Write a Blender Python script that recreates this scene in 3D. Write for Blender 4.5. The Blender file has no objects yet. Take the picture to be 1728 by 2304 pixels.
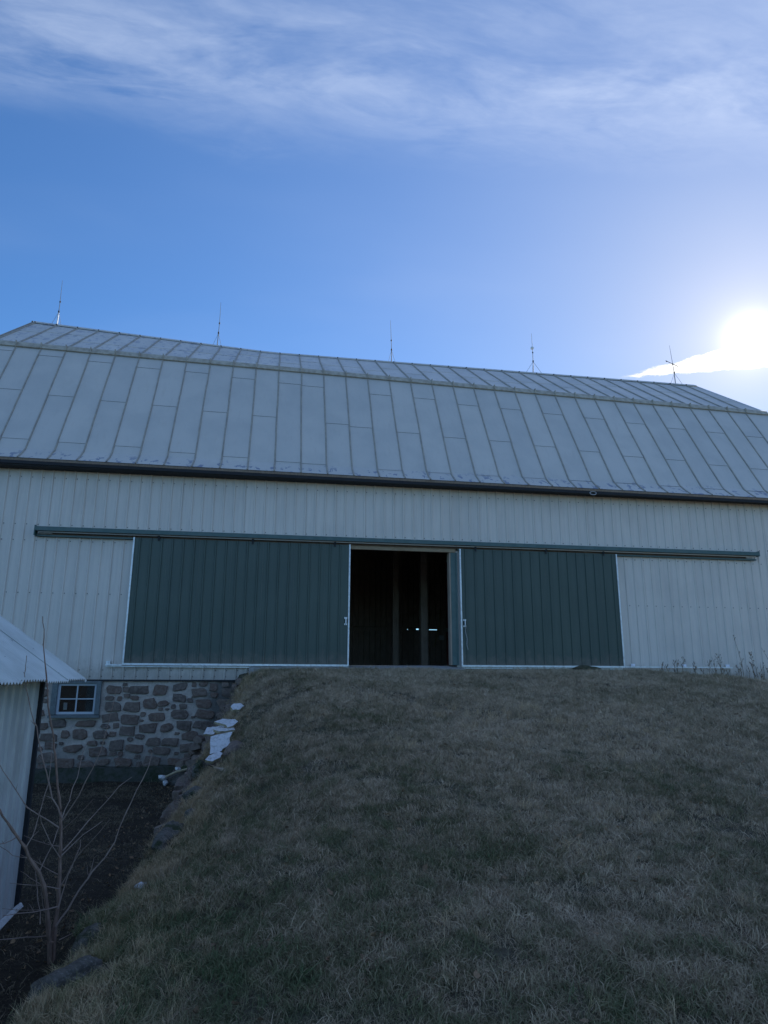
import bpy, bmesh, math, random
import numpy as np
from mathutils import Vector, Matrix, noise as mnoise
random.seed(7); RNG = np.random.default_rng(11)
C = bpy.context.scene.collection
SC = bpy.context.scene

# ------------------------------------------------------------------ camera
CAM_P = np.array([0.0, -16.8, -0.2]); F_PX = 1540.0
def cam_axes(pitch=13.45, yaw=9.3, roll=0.25):
    p, y, r = [math.radians(a) for a in (pitch, yaw, roll)]
    F = np.array([math.sin(y)*math.cos(p), math.cos(y)*math.cos(p), math.sin(p)])
    R0 = np.array([math.cos(y), -math.sin(y), 0.0]); U0 = np.cross(R0, F)
    return F, R0*math.cos(r)+U0*math.sin(r), U0*math.cos(r)-R0*math.sin(r)
CF, CR, CU = cam_axes()
cd = bpy.data.cameras.new('camera'); cam = bpy.data.objects.new('camera', cd); C.objects.link(cam)
cd.sensor_fit = 'HORIZONTAL'; cd.sensor_width = 36.0; cd.lens = 36.0*F_PX/1728.0
cd.clip_start = 0.05; cd.clip_end = 3000
cam.matrix_world = Matrix(((CR[0], CU[0], -CF[0], CAM_P[0]), (CR[1], CU[1], -CF[1], CAM_P[1]),
                           (CR[2], CU[2], -CF[2], CAM_P[2]), (0, 0, 0, 1)))
SC.camera = cam
def ray(px, py):
    d = CF*F_PX + CR*(px-864) + CU*(1152-py); return d/np.linalg.norm(d)
def on_plane(px, py, ax, val):      # where the line of sight through a photo pixel meets a plane
    d = ray(px, py); return CAM_P + d*((val-CAM_P[ax])/d[ax])

# ------------------------------------------------------------------ light
SUN_DIR = Vector((0.581, 0.7002, 0.4148)).normalized()
SUN_EL = math.asin(SUN_DIR.z); SUN_AZ = math.atan2(SUN_DIR.x, SUN_DIR.y)
sd = bpy.data.lights.new('sun', 'SUN'); sd.energy = 5.0; sd.angle = math.radians(0.53); sd.color = (1.0, 0.93, 0.83)
sun = bpy.data.objects.new('sun', sd); C.objects.link(sun)
sun.rotation_euler = SUN_DIR.to_track_quat('Z', 'Y').to_euler()
SC.view_settings.view_transform = 'Standard'; SC.view_settings.look = 'None'
SC.view_settings.gamma = 1; SC.view_settings.use_curve_mapping = False; SC.view_settings.exposure = 0.22
SKY_STRENGTH = 0.094
SC.cycles.max_bounces = 5; SC.cycles.diffuse_bounces = 2; SC.cycles.glossy_bounces = 3; SC.cycles.transmission_bounces = 4

class G:                                   # tiny node-graph helper
    def __init__(s, nt): s.nt = nt; s.n = nt.nodes; s.l = nt.links
    def node(s, t, **k):
        n = s.n.new(t)
        for a, b in k.items(): setattr(n, a, b)
        return n
    def put(s, sock, v):
        if isinstance(v, bpy.types.NodeSocket): s.l.new(v, sock)
        elif v is not None: sock.default_value = v
    def math(s, op, a, b=None, c=None, clamp=False):
        n = s.node('ShaderNodeMath', operation=op, use_clamp=clamp)
        s.put(n.inputs[0], a); s.put(n.inputs[1], b); s.put(n.inputs[2], c); return n.outputs[0]
    def vmath(s, op, a, b=None, out=0):
        n = s.node('ShaderNodeVectorMath', operation=op); s.put(n.inputs[0], a)
        if b is not None: s.put(n.inputs[1], b)
        return n.outputs[out]
    def mix(s, f, a, b, mode='MIX'):
        n = s.node('ShaderNodeMix', data_type='RGBA', blend_type=mode)
        s.put(n.inputs[0], f); s.put(n.inputs[6], a); s.put(n.inputs[7], b); return n.outputs[2]
    def noise(s, vec, scale, detail=4, rough=.55, dist=0.0):
        n = s.node('ShaderNodeTexNoise'); s.put(n.inputs['Vector'], vec)
        n.inputs['Scale'].default_value = scale; n.inputs['Detail'].default_value = detail
        n.inputs['Roughness'].default_value = rough; n.inputs['Distortion'].default_value = dist
        return n.outputs[0]
    def ramp(s, f, lo, hi, a=0.0, b=1.0, smooth=True):
        n = s.node('ShaderNodeMapRange'); n.interpolation_type = 'SMOOTHSTEP' if smooth else 'LINEAR'
        s.put(n.inputs[0], f); n.inputs[1].default_value = lo; n.inputs[2].default_value = hi
        n.inputs[3].default_value = a; n.inputs[4].default_value = b; return n.outputs[0]
    def scale(s, vec, v):
        n = s.node('ShaderNodeMapping'); s.put(n.inputs[0], vec); n.inputs[3].default_value = v; return n.outputs[0]

W = bpy.data.worlds.new('World'); SC.world = W; W.use_nodes = True
g = G(W.node_tree); g.n.clear()
sky = g.node('ShaderNodeTexSky', sky_type='NISHITA'); sky.sun_disc = False
sky.sun_elevation = SUN_EL; sky.sun_rotation = SUN_AZ
sky.air_density = 1.0; sky.dust_density = 0.05; sky.ozone_density = 2.2; sky.altitude = 200
tc = g.node('ShaderNodeTexCoord').outputs['Generated']
dirn = g.vmath('NORMALIZE', tc)
sep = g.node('ShaderNodeSeparateXYZ'); g.put(sep.inputs[0], dirn)
zz = g.math('MAXIMUM', sep.outputs[2], 0.03)
cx = g.math('DIVIDE', sep.outputs[0], zz); cy = g.math('DIVIDE', sep.outputs[1], zz)
comb = g.node('ShaderNodeCombineXYZ'); g.put(comb.inputs[0], cx); g.put(comb.inputs[1], cy); P = comb.outputs[0]
dsun = g.vmath('DOT_PRODUCT', dirn, tuple(SUN_DIR), out=1)
ang = g.math('MULTIPLY', g.math('ARCCOSINE', g.math('MINIMUM', dsun, 0.999999)), 180/math.pi)
def expo(k, amp): return g.math('MULTIPLY', g.math('EXPONENT', g.math('MULTIPLY', ang, -1.0/k)), amp)
# cirrus sheet: streaky noise laid on a flat layer high above
big = g.noise(g.scale(P, (1.6, 3.4, 1)), 1.3, 5, .6, .5)
fib = g.noise(g.scale(P, (2.2, 6.5, 1)), 1.7, 6, .6, 1.4)
rip = g.noise(g.scale(P, (10, 26, 1)), 2.4, 6, .6, .6)
edge = g.math('ADD', cy, g.math('MULTIPLY', g.math('MAXIMUM', g.math('SUBTRACT', cx, 0.15), 0), 0.11))
edge = g.math('ADD', edge, g.math('MULTIPLY', g.math('SUBTRACT', big, .5), .34))
band = g.ramp(edge, 1.19, .98)
thin = g.ramp(edge, 0.86, 1.0, .62, 1.0)
tex = g.math('ADD', g.math('MULTIPLY', g.ramp(fib, .25, .72), .42), g.math('MULTIPLY', g.ramp(rip, .3, .8), .16))
tex = g.math('ADD', tex, g.math('MULTIPLY', g.ramp(big, .36, .62), .52))
cloud = g.math('MULTIPLY', g.math('MULTIPLY', band, thin), g.math('MULTIPLY', tex, .50))
veil = g.math('MULTIPLY', g.ramp(g.noise(g.scale(P, (1, 2, 1)), .9, 3, .5), .4, .8), .08)
cloud = g.math('MINIMUM', g.math('ADD', cloud, veil), .8)
# bright strip of cloud beside the sun
ax_ = Vector((1.16, 2.02, 0)); dv = Vector((0.75, -0.60, 0)).normalized(); nv = Vector((-dv.y, dv.x, 0))
rel = g.vmath('SUBTRACT', P, tuple(ax_))
u = g.vmath('DOT_PRODUCT', rel, tuple(dv), out=1); v = g.vmath('DOT_PRODUCT', rel, tuple(nv), out=1)
rag = g.math('MULTIPLY', g.math('SUBTRACT', g.noise(g.scale(P, (1, 1, 1)), 16, 9, .72), .5), .11)
v = g.math('ADD', g.math('SUBTRACT', v, g.math('MULTIPLY', u, .06)), rag)
halfw = g.math('MULTIPLY', g.math('MINIMUM', g.math('MAXIMUM', u, 0), .5), .27)
strip = g.ramp(g.math('SUBTRACT', g.math('ABSOLUTE', v), halfw), .012, -.010)
strip = g.math('MULTIPLY', strip, g.math('MULTIPLY', g.ramp(u, -.02, .05), g.ramp(u, 1.6, .5)))
bright = g.math('ADD', .62, expo(14, .5))
ccol = g.mix(1.0, (0.86, 0.93, 1.08, 1), bright, 'MULTIPLY')
bg1 = g.node('ShaderNodeBackground')
skyc = g.vmath('SCALE', sky.outputs[0]); g.n[-1].inputs[3].default_value = SKY_STRENGTH
skyc = g.mix(1.0, skyc, (0.60, 1.11, 1.60, 1), 'MULTIPLY')
col = g.mix(cloud, skyc, g.mix(1.0, (0.50, 0.60, 0.80, 1), g.math('ADD', 1.0, expo(18, .8)), 'MULTIPLY'))
glow = g.math('ADD', g.math('ADD', expo(.48, 7.0), expo(2.6, .36)), expo(8, .12))
col = g.mix(expo(17, .80), col, (0.58, 0.585, 0.66, 1))
col = g.mix(1.0, col, g.mix(1.0, (1.0, .93, .88, 1), glow, 'MULTIPLY'), 'ADD')
col = g.mix(g.math('MULTIPLY', strip, .9), col, g.mix(1.0, (1.0, .98, .93, 1), g.math('ADD', g.math('ADD', .50, g.math('MULTIPLY', g.noise(g.scale(P, (1, 1, 1)), 22, 6, .6), .45)), expo(7, 1.1)), 'MULTIPLY'))
g.put(bg1.inputs[0], col); bg1.inputs[1].default_value = 1.0
wo = g.node('ShaderNodeOutputWorld'); g.l.new(bg1.outputs[0], wo.inputs[0])

# ------------------------------------------------------------------ materials
MATS = {}
def mat(name, base, rough=.7, metal=0.0, spec=.4, build=None):
    m = bpy.data.materials.new(name); m.use_nodes = True
    gg = G(m.node_tree); b = gg.n['Principled BSDF']
    b.inputs['Base Color'].default_value = (*base, 1); b.inputs['Roughness'].default_value = rough
    b.inputs['Metallic'].default_value = metal; b.inputs['Specular IOR Level'].default_value = spec
    if build: build(gg, b)
    MATS[name] = m; return m
def pos(gg): return gg.node('ShaderNodeNewGeometry').outputs['Position']
def bump(gg, b, h, strength=.4, dist=.01):
    n = gg.node('ShaderNodeBump'); n.inputs['Strength'].default_value = strength; n.inputs['Distance'].default_value = dist
    gg.put(n.inputs['Height'], h); gg.l.new(n.outputs[0], b.inputs['Normal'])
def objrand(gg): return gg.node('ShaderNodeObjectInfo').outputs['Random']
def b_siding(gg, b):
    p = pos(gg); st = gg.noise(gg.scale(p, (14, 14, .7)), 1.0, 5, .6); cl = gg.noise(p, .8, 4)
    c = gg.mix(gg.ramp(st, .35, .75), (.80, .72, .645, 1), (.70, .635, .575, 1))
    c = gg.mix(gg.math('MULTIPLY', gg.ramp(cl, .45, .75), .35), c, (.56, .51, .46, 1))
    c = gg.mix(gg.math('MULTIPLY', objrand(gg), .22), c, (.56, .52, .48, 1))
    zz_ = gg.node('ShaderNodeSeparateXYZ'); gg.put(zz_.inputs[0], p); mud = gg.math('ADD', zz_.outputs[2], gg.math('MULTIPLY', gg.noise(gg.scale(p, (3, 3, 2)), 2.2, 7, .7), -1.0))
    c = gg.mix(gg.ramp(mud, -.30, -.85, 0, .6), c, (.33, .28, .23, 1))
    rs_ = gg.noise(gg.scale(p, (22, 22, 1.1)), 1.0, 4, .6); c = gg.mix(gg.math('MULTIPLY', gg.ramp(rs_, .58, .74), gg.ramp(zz_.outputs[2], 3.4, 4.5, .10, .45)), c, (.42, .33, .25, 1))
    gg.put(b.inputs['Base Color'], c); gg.put(b.inputs['Roughness'], gg.ramp(cl, .2, .8, .38, .6))
    bump(gg, b, gg.noise(p, 3.0, 3), .25, .006)
mat('cream siding', (.5, .48, .45), .45, 0.0, .5, b_siding)
def b_roof(gg, b):
    p = pos(gg); n1 = gg.noise(p, 1.1, 5); n2 = gg.noise(gg.scale(p, (9, 2, 2)), 1.3, 6, .65)
    c = gg.mix(gg.ramp(n1, .35, .7), (.66, .63, .575, 1), (.59, .57, .53, 1))
    c = gg.mix(gg.math('MULTIPLY', gg.ramp(n2, .52, .75), .3), c, (.52, .48, .42, 1))
    c = gg.mix(gg.math('MULTIPLY', objrand(gg), .20), c, (.42, .44, .45, 1))
    sz = gg.node('ShaderNodeSeparateXYZ'); gg.put(sz.inputs[0], p)
    # paint flaking off near the drip edge and on the shallow upper slope
    wear = gg.noise(gg.scale(p, (4.5, 2.4, 2.4)), 1.4, 5, .6, .4)
    low = gg.math('MULTIPLY', gg.ramp(sz.outputs[2], 5.12, 4.8), gg.ramp(wear, .565, .60))
    up = gg.math('MULTIPLY', gg.ramp(sz.outputs[2], 8.6, 8.9), gg.math('MULTIPLY', gg.ramp(wear, .54, .60), gg.ramp(sz.outputs[0], 4.0, -2.0, .15, .55)))
    c = gg.mix(gg.math('MAXIMUM', low, up), c, (.25, .28, .36, 1))
    gg.put(b.inputs['Base Color'], c); gg.put(b.inputs['Roughness'], gg.ramp(n1, .2, .8, .42, .62))
    bump(gg, b, gg.noise(gg.scale(p, (2.2, 1, 1)), 1.6, 3), .5, .02)
mat('painted roof steel', (.33, .36, .38), .5, .15, .5, b_roof)
def b_seam(gg, b):
    p = pos(gg); n = gg.noise(p, 6, 4)
    gg.put(b.inputs['Base Color'], gg.mix(gg.ramp(n, .3, .7), (.32, .30, .27, 1), (.43, .39, .33, 1)))
mat('weathered seam', (.25, .24, .22), .7, 0, .3, b_seam)
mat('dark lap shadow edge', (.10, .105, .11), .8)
mat('tan flashing', (.5, .46, .38), .6, 0, .4, lambda gg, b: gg.put(b.inputs['Base Color'], gg.mix(gg.ramp(gg.noise(pos(gg), 7, 5), .35, .7), (.52, .48, .40, 1), (.36, .32, .26, 1))))
def b_green(gg, b):
    p = pos(gg); st = gg.noise(gg.scale(p, (10, 10, .8)), 1.0, 5, .6); cl = gg.noise(p, 1.0, 4)
    c = gg.mix(gg.ramp(st, .3, .75), (.060, .092, .076, 1), (.074, .106, .088, 1))
    c = gg.mix(gg.math('MULTIPLY', gg.ramp(cl, .5, .8), .4), c, (.088, .118, .098, 1))
    c = gg.mix(gg.math('MULTIPLY', objrand(gg), .22), c, (.05, .075, .07, 1))
    zz_ = gg.node('ShaderNodeSeparateXYZ'); gg.put(zz_.inputs[0], p); mud = gg.math('ADD', zz_.outputs[2], gg.math('MULTIPLY', gg.noise(gg.scale(p, (3, 3, 2)), 2.2, 7, .7), -1.0))
    c = gg.mix(gg.ramp(mud, -.10, -.50, 0, .75), c, (.17, .15, .125, 1))
    gg.put(b.inputs['Base Color'], c); gg.put(b.inputs['Roughness'], gg.ramp(cl, .2, .8, .36, .52))
    bump(gg, b, gg.noise(p, 2.6, 3), .25, .006)
mat('dark green steel', (.04, .08, .07), .42, 0, .5, b_green)
mat('green flashing', (.05, .105, .10), .45, 0, .5, lambda gg, b: gg.put(b.inputs['Base Color'], gg.mix(gg.ramp(gg.noise(pos(gg), 5, 4), .3, .7), (.06, .12, .115, 1), (.09, .15, .145, 1))))
mat('bright aluminium', (.80, .82, .84), .35, .3, .5, lambda gg, b: gg.put(b.inputs['Base Color'], gg.mix(gg.ramp(gg.noise(pos(gg), 12, 5), .4, .75), (.82, .84, .86, 1), (.60, .61, .61, 1))))
mat('galvanised steel', (.5, .5, .5), .45, .6, .5)
mat('screw', (.10, .10, .10), .5, .5)
mat('rod steel', (.30, .31, .32), .7, 0.0, .3)
def wood(name, a, bb, sc=(3, 3, 30), rough=.85):
    def bw(gg, b):
        p = pos(gg); n = gg.noise(gg.scale(p, sc), 2.0, 6, .65, .6); k = gg.noise(p, 1.7, 3)
        c = gg.mix(gg.ramp(n, .3, .7), (*a, 1), (*bb, 1)); c = gg.mix(gg.math('MULTIPLY', gg.ramp(k, .5, .8), .5), c, (bb[0]*.7, bb[1]*.65, bb[2]*.6, 1))
        gg.put(b.inputs['Base Color'], c); bump(gg, b, n, .5, .004)
    mat(name, a, rough, 0, .25, bw)
wood('pine header', (.46, .36, .25), (.34, .25, .165), (3, 20, 20))
wood('old barn board', (.46, .36, .30), (.32, .25, .20), (14, 14, 1.5))
wood('post timber', (.48, .38, .30), (.36, .28, .22), (14, 14, 1.2))
wood('red board', (.42, .15, .13), (.30, .10, .09), (14, 14, 1.5))
wood('track board', (.22, .16, .115), (.11, .08, .06), (3, 20, 20))
wood('grey window wood', (.19, .22, .22), (.13, .15, .155), (8, 8, 8), .6)
mat('white sash paint', (.50, .54, .58), .5)
mat('paper', (.55, .54, .55), .8)
def b_dark(gg, b): gg.put(b.inputs['Base Color'], gg.mix(gg.noise(pos(gg), 9, 4), (.02, .022, .026, 1), (.04, .04, .045, 1)))
mat('dark fascia', (.03, .03, .035), .7, 0, .3, b_dark)
def b_glass(gg, b):
    b.inputs['Transmission Weight'].default_value = 1.0; b.inputs['IOR'].default_value = 1.5
mat('window glass', (.75, .82, .8), .03, 0, .5, b_glass)
def b_stone(gg, b):
    p = pos(gg); r = objrand(gg); n = gg.noise(p, 16, 7, .68); n2 = gg.noise(p, 4, 4)
    hue = gg.node('ShaderNodeValToRGB'); e = hue.color_ramp.elements
    e[0].position = 0; e[0].color = (.15, .10, .08, 1); e[1].position = 1; e[1].color = (.10, .085, .08, 1)
    for q, cc in ((.3, (.22, .14, .105, 1)), (.55, (.12, .095, .085, 1)), (.8, (.25, .18, .14, 1))):
        k = e.new(q); k.color = tuple(v_*.85 for v_ in cc[:3])+(1,)
    gg.put(hue.inputs[0], r)
    c = gg.mix(gg.ramp(n, .3, .75), hue.outputs[0], (.27, .215, .18, 1)); c = gg.mix(gg.math('MULTIPLY', gg.ramp(n2, .5, .75), .5), c, (.045, .042, .04, 1))
    gg.put(b.inputs['Base Color'], c); bump(gg, b, n, .9, .02)
mat('field stone', (.1, .08, .07), .9, 0, .25, b_stone)
def b_mortar(gg, b):
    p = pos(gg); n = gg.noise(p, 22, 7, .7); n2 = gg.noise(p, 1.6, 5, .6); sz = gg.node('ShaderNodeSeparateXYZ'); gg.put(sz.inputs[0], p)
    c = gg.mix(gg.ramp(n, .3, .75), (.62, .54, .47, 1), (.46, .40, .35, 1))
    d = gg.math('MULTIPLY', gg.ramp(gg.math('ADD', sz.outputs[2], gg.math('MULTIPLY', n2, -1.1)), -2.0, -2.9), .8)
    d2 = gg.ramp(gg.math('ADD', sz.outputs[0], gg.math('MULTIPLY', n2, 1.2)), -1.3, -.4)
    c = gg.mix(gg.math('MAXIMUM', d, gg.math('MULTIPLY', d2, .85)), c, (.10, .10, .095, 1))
    gg.put(b.inputs['Base Color'], c); bump(gg, b, n, 1.0, .02)
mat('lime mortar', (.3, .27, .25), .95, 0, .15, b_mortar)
def b_conc(gg, b):
    p = pos(gg); n = gg.noise(p, 14, 7, .7)
    gg.put(b.inputs['Base Color'], gg.mix(gg.ramp(n, .3, .75), (.45, .43, .41, 1), (.26, .26, .24, 1))); bump(gg, b, n, .8, .012)
mat('rough concrete', (.2, .2, .19), .95, 0, .2, b_conc)
mat('mossy footing', (.07, .07, .06), .95, 0, .2, lambda gg, b: gg.put(b.inputs['Base Color'], gg.mix(gg.ramp(gg.noise(pos(gg), 7, 6, .7), .35, .7), (.085, .085, .075, 1), (.035, .048, .025, 1))))
def b_boulder(gg, b):
    p = pos(gg); n = gg.noise(p, 9, 8, .7); sp = gg.noise(p, 60, 3, .6); m = gg.noise(p, 3, 4)
    c = gg.mix(gg.ramp(n, .3, .7), (.165, .15, .13, 1), (.08, .073, .062, 1)); c = gg.mix(gg.math('MULTIPLY', gg.ramp(sp, .5, .68), .6), c, (.26, .24, .21, 1))
    c = gg.mix(gg.ramp(m, .50, .62), c, (.045, .055, .028, 1)); gg.put(b.inputs['Base Color'], c); bump(gg, b, n, 1.0, .03)
mat('granite boulder', (.16, .16, .15), .9, 0, .25, b_boulder)
def b_bstone(gg, b):
    p = pos(gg); n = gg.noise(p, 11, 8, .7)
    gg.put(b.inputs['Base Color'], gg.mix(gg.ramp(n, .3, .7), (.27, .205, .165, 1), (.15, .115, .10, 1))); bump(gg, b, n, 1.0, .03)
mat('brown boulder', (.13, .1, .08), .9, 0, .25, b_bstone)
def b_foam(gg, b):
    n = gg.noise(pos(gg), 18, 5, .65); bump(gg, b, n, .6, .01); gg.put(b.inputs['Base Color'], gg.mix(gg.ramp(n, .42, .70), (.72, .72, .72, 1), (.46, .45, .43, 1)))
mat('white board face', (.8, .82, .85), .55, 0, .4, b_foam)
mat('yellowed board core', (.50, .43, .28), .9, 0, .2, lambda gg, b: gg.put(b.inputs['Base Color'], gg.mix(gg.ramp(gg.noise(pos(gg), 25, 5, .7), .35, .7), (.55, .47, .30, 1), (.32, .26, .18, 1))))
def b_bark(gg, b):
    p = pos(gg); n = gg.noise(gg.scale(p, (30, 30, 6)), 2, 5, .6)
    gg.put(b.inputs['Base Color'], gg.mix(gg.ramp(n, .3, .7), (.34, .23, .18, 1), (.20, .13, .10, 1))); bump(gg, b, n, .6, .004)
mat('sapling bark', (.2, .14, .11), .8, 0, .3, b_bark)
mat('twig bark', (.30, .22, .19), .75, 0, .3, lambda gg, b: gg.put(b.inputs['Base Color'], gg.mix(gg.noise(pos(gg), 14, 3), (.42, .32, .27, 1), (.25, .17, .14, 1))))
mat('dry stalk', (.22, .17, .12), .9, 0, .2, lambda gg, b: gg.put(b.inputs['Base Color'], gg.mix(gg.noise(pos(gg), 9, 3), (.26, .19, .13, 1), (.13, .09, .06, 1))))
def b_shedwall(gg, b):
    p = pos(gg); st = gg.noise(gg.scale(p, (9, 9, .9)), 1.0, 5, .6); n = gg.noise(p, 1.4, 5)
    c = gg.mix(gg.ramp(st, .35, .75), (.66, .65, .62, 1), (.52, .51, .49, 1)); c = gg.mix(gg.math('MULTIPLY', gg.ramp(n, .5, .75), .4), c, (.30, .27, .23, 1))
    gg.put(b.inputs['Base Color'], c); bump(gg, b, gg.noise(p, 4, 3), .2, .006)
mat('pale shed steel', (.5, .5, .5), .45, .1, .5, b_shedwall)
def b_shedroof(gg, b):
    p = pos(gg); n = gg.noise(p, 2.2, 6, .6); sp = gg.noise(p, 24, 3, .5)
    c = gg.mix(gg.ramp(n, .35, .7), (.62, .65, .62, 1), (.50, .53, .50, 1)); c = gg.mix(gg.ramp(sp, .70, .74), c, (.12, .12, .12, 1))
    gg.put(b.inputs['Base Color'], c)
mat('pale shed roof', (.6, .62, .6), .45, .1, .5, b_shedroof)
mat('rusty edge', (.22, .17, .12), .85, .1, .3, lambda gg, b: gg.put(b.inputs['Base Color'], gg.mix(gg.ramp(gg.noise(pos(gg), 20, 5), .35, .7), (.40, .36, .30, 1), (.15, .10, .07, 1))))
mat('white ball glass', (.75, .77, .78), .15, 0, .6)
mat('yellow rope', (.35, .27, .08), .9)
def b_ground(gg, b):
    p = pos(gg); n = gg.noise(p, 9, 8, .68); n2 = gg.noise(p, .7, 5, .55); n3 = gg.noise(p, 60, 4, .6)
    c = gg.mix(gg.ramp(n2, .4, .65), (.10, .088, .064, 1), (.07, .078, .046, 1))
    c = gg.mix(gg.math('MULTIPLY', gg.ramp(n, .4, .7), .8), c, (.14, .12, .085, 1)); c = gg.mix(gg.math('MULTIPLY', gg.ramp(n3, .55, .72), .6), c, (.28, .24, .18, 1))
    sp_ = gg.node('ShaderNodeSeparateXYZ'); gg.put(sp_.inputs[0], p)      # unseen pasture behind the camera, coloured pale to bounce light onto the barn
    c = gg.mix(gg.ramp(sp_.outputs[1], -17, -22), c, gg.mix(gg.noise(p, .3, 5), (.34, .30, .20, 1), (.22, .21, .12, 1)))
    gg.put(b.inputs['Base Color'], c); bump(gg, b, gg.math('ADD', n, gg.math('MULTIPLY', n3, .4)), 1.0, .04)
mat('turf soil', (.06, .05, .035), .97, 0, .1, b_ground)
def b_yard(gg, b):
    p = pos(gg); n = gg.noise(p, 12, 8, .7); n3 = gg.noise(p, 75, 4, .6)
    c = gg.mix(gg.ramp(n, .35, .7), (.040, .034, .027, 1), (.065, .053, .040, 1)); c = gg.mix(gg.math('MULTIPLY', gg.ramp(n3, .55, .72), .7), c, (.15, .125, .10, 1))
    gg.put(b.inputs['Base Color'], c); bump(gg, b, gg.math('ADD', n, gg.math('MULTIPLY', n3, .5)), 1.0, .03)
mat('yard soil', (.05, .045, .035), .97, 0, .1, b_yard)
def b_blade(gg, b, dry):
    p = pos(gg); r = objrand(gg); n = gg.ramp(gg.noise(p, .6, 5, .6), .35, .70); n2 = gg.ramp(gg.noise(p, 4.5, 4, .6), .35, .65)
    f = gg.math('ADD', gg.math('MULTIPLY', n, .30), gg.math('ADD', gg.math('MULTIPLY', r, .40), gg.math('MULTIPLY', n2, .30)))
    sz = gg.node('ShaderNodeSeparateXYZ'); gg.put(sz.inputs[0], p)      # greener, damper turf at the foot of the bank on the left
    dl = gg.math('ADD', gg.ramp(sz.outputs[1], -7.0, -12.5, -.12, .07), gg.ramp(sz.outputs[0], 2.6, -.4, -.06, .10))
    f = gg.math('ADD', f, dl, clamp=True)
    if dry: c = gg.mix(gg.ramp(f, .45, 1.1), (.60, .44, .27, 1), (.27, .25, .12, 1))
    else:
        ra = gg.node('ShaderNodeValToRGB'); e = ra.color_ramp.elements; gg.put(ra.inputs[0], f)
        e[0].position = .12; e[0].color = (.60, .46, .32, 1); e[1].position = .95; e[1].color = (.10, .135, .060, 1)
        k = e.new(.45); k.color = (.37, .285, .185, 1); k = e.new(.68); k.color = (.20, .185, .10, 1)
        c = ra.outputs[0]
    gg.put(b.inputs['Base Color'], c)
    b.inputs['Subsurface Weight'].default_value = 0
mat('grass blade', (.12, .12, .07), .75, 0, .2, lambda gg, b: b_blade(gg, b, False))
mat('dry grass blade', (.25, .2, .13), .8, 0, .2, lambda gg, b: b_blade(gg, b, True))
mat('yard litter', (.15, .12, .09), .95, 0, .2, lambda gg, b: gg.put(b.inputs['Base Color'], gg.mix(objrand(gg), (.30, .235, .16, 1), (.10, .09, .055, 1))))

# ------------------------------------------------------------------ mesh helpers
class MB:
    def __init__(s): s.v = []; s.f = []; s.m = []
    def add(s, vs, fs, mi=0):
        o = len(s.v); s.v += [tuple(map(float, q)) for q in vs]
        for f in fs: s.f.append(tuple(i+o for i in f)); s.m.append(mi)
    def box(s, x0, x1, y0, y1, z0, z1, mi=0):
        s.add([(x0,y0,z0),(x1,y0,z0),(x1,y1,z0),(x0,y1,z0),(x0,y0,z1),(x1,y0,z1),(x1,y1,z1),(x0,y1,z1)],
              [(0,3,2,1),(4,5,6,7),(0,1,5,4),(1,2,6,5),(2,3,7,6),(3,0,4,7)], mi)
    def hexa(s, q, mi=0):           # eight corners, bottom four then top four
        s.add(q, [(0,3,2,1),(4,5,6,7),(0,1,5,4),(1,2,6,5),(2,3,7,6),(3,0,4,7)], mi)
    def tube(s, pts, rad, n=6, mi=0):
        pts = [Vector(p) for p in pts]; rings = []
        for i, p in enumerate(pts):
            d = (pts[min(i+1, len(pts)-1)]-pts[max(i-1, 0)]).normalized()
            a = d.orthogonal().normalized() if i == 0 else (pa - d*pa.dot(d)).normalized()
            pa = a; b = d.cross(a); r = rad[i] if hasattr(rad, '__len__') else rad
            rings.append([p+(a*math.cos(2*math.pi*k/n)+b*math.sin(2*math.pi*k/n))*r for k in range(n)])
        vs = [v for r_ in rings for v in r_]; fs = []
        for i in range(len(pts)-1):
            for k in range(n):
                fs.append((i*n+k, i*n+(k+1) % n, (i+1)*n+(k+1) % n, (i+1)*n+k))
        fs.append(tuple(range(n-1, -1, -1))); fs.append(tuple(range((len(pts)-1)*n, len(pts)*n)))
        s.add(vs, fs, mi)
    def mesh(s, name, mats):
        me = bpy.data.meshes.new(name); me.from_pydata(s.v, [], s.f); me.validate()
        for m in (mats if isinstance(mats, (list, tuple)) else [mats]): me.materials.append(MATS[m])
        if len(s.m) == len(me.polygons): me.polygons.foreach_set('material_index', s.m)
        return me
    def build(s, name, mats, parent=None, smooth=False, **k):
        me = s.mesh(name, mats)
        if smooth: me.polygons.foreach_set('use_smooth', [True]*len(me.polygons))
        return put(name, me, parent, **k)
def put(name, me, parent=None, loc=None, label=None, cat=None, group=None, kind=None):
    o = bpy.data.objects.new(name, me); C.objects.link(o)
    if parent is not None: o.parent = parent
    if loc is not None: o.location = loc
    return tag(o, label, cat, group, kind)
def tag(o, label=None, cat=None, group=None, kind=None):
    for a, b in (('label', label), ('category', cat), ('group', group), ('kind', kind)):
        if b: o[a] = b
    return o
def thing(name, loc, label, cat, group=None): return put(name, None, None, loc, label, cat, group)
def sub(o, mesh_world, origin):         # move world-space vertices to sit on their thing's origin
    pass

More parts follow.
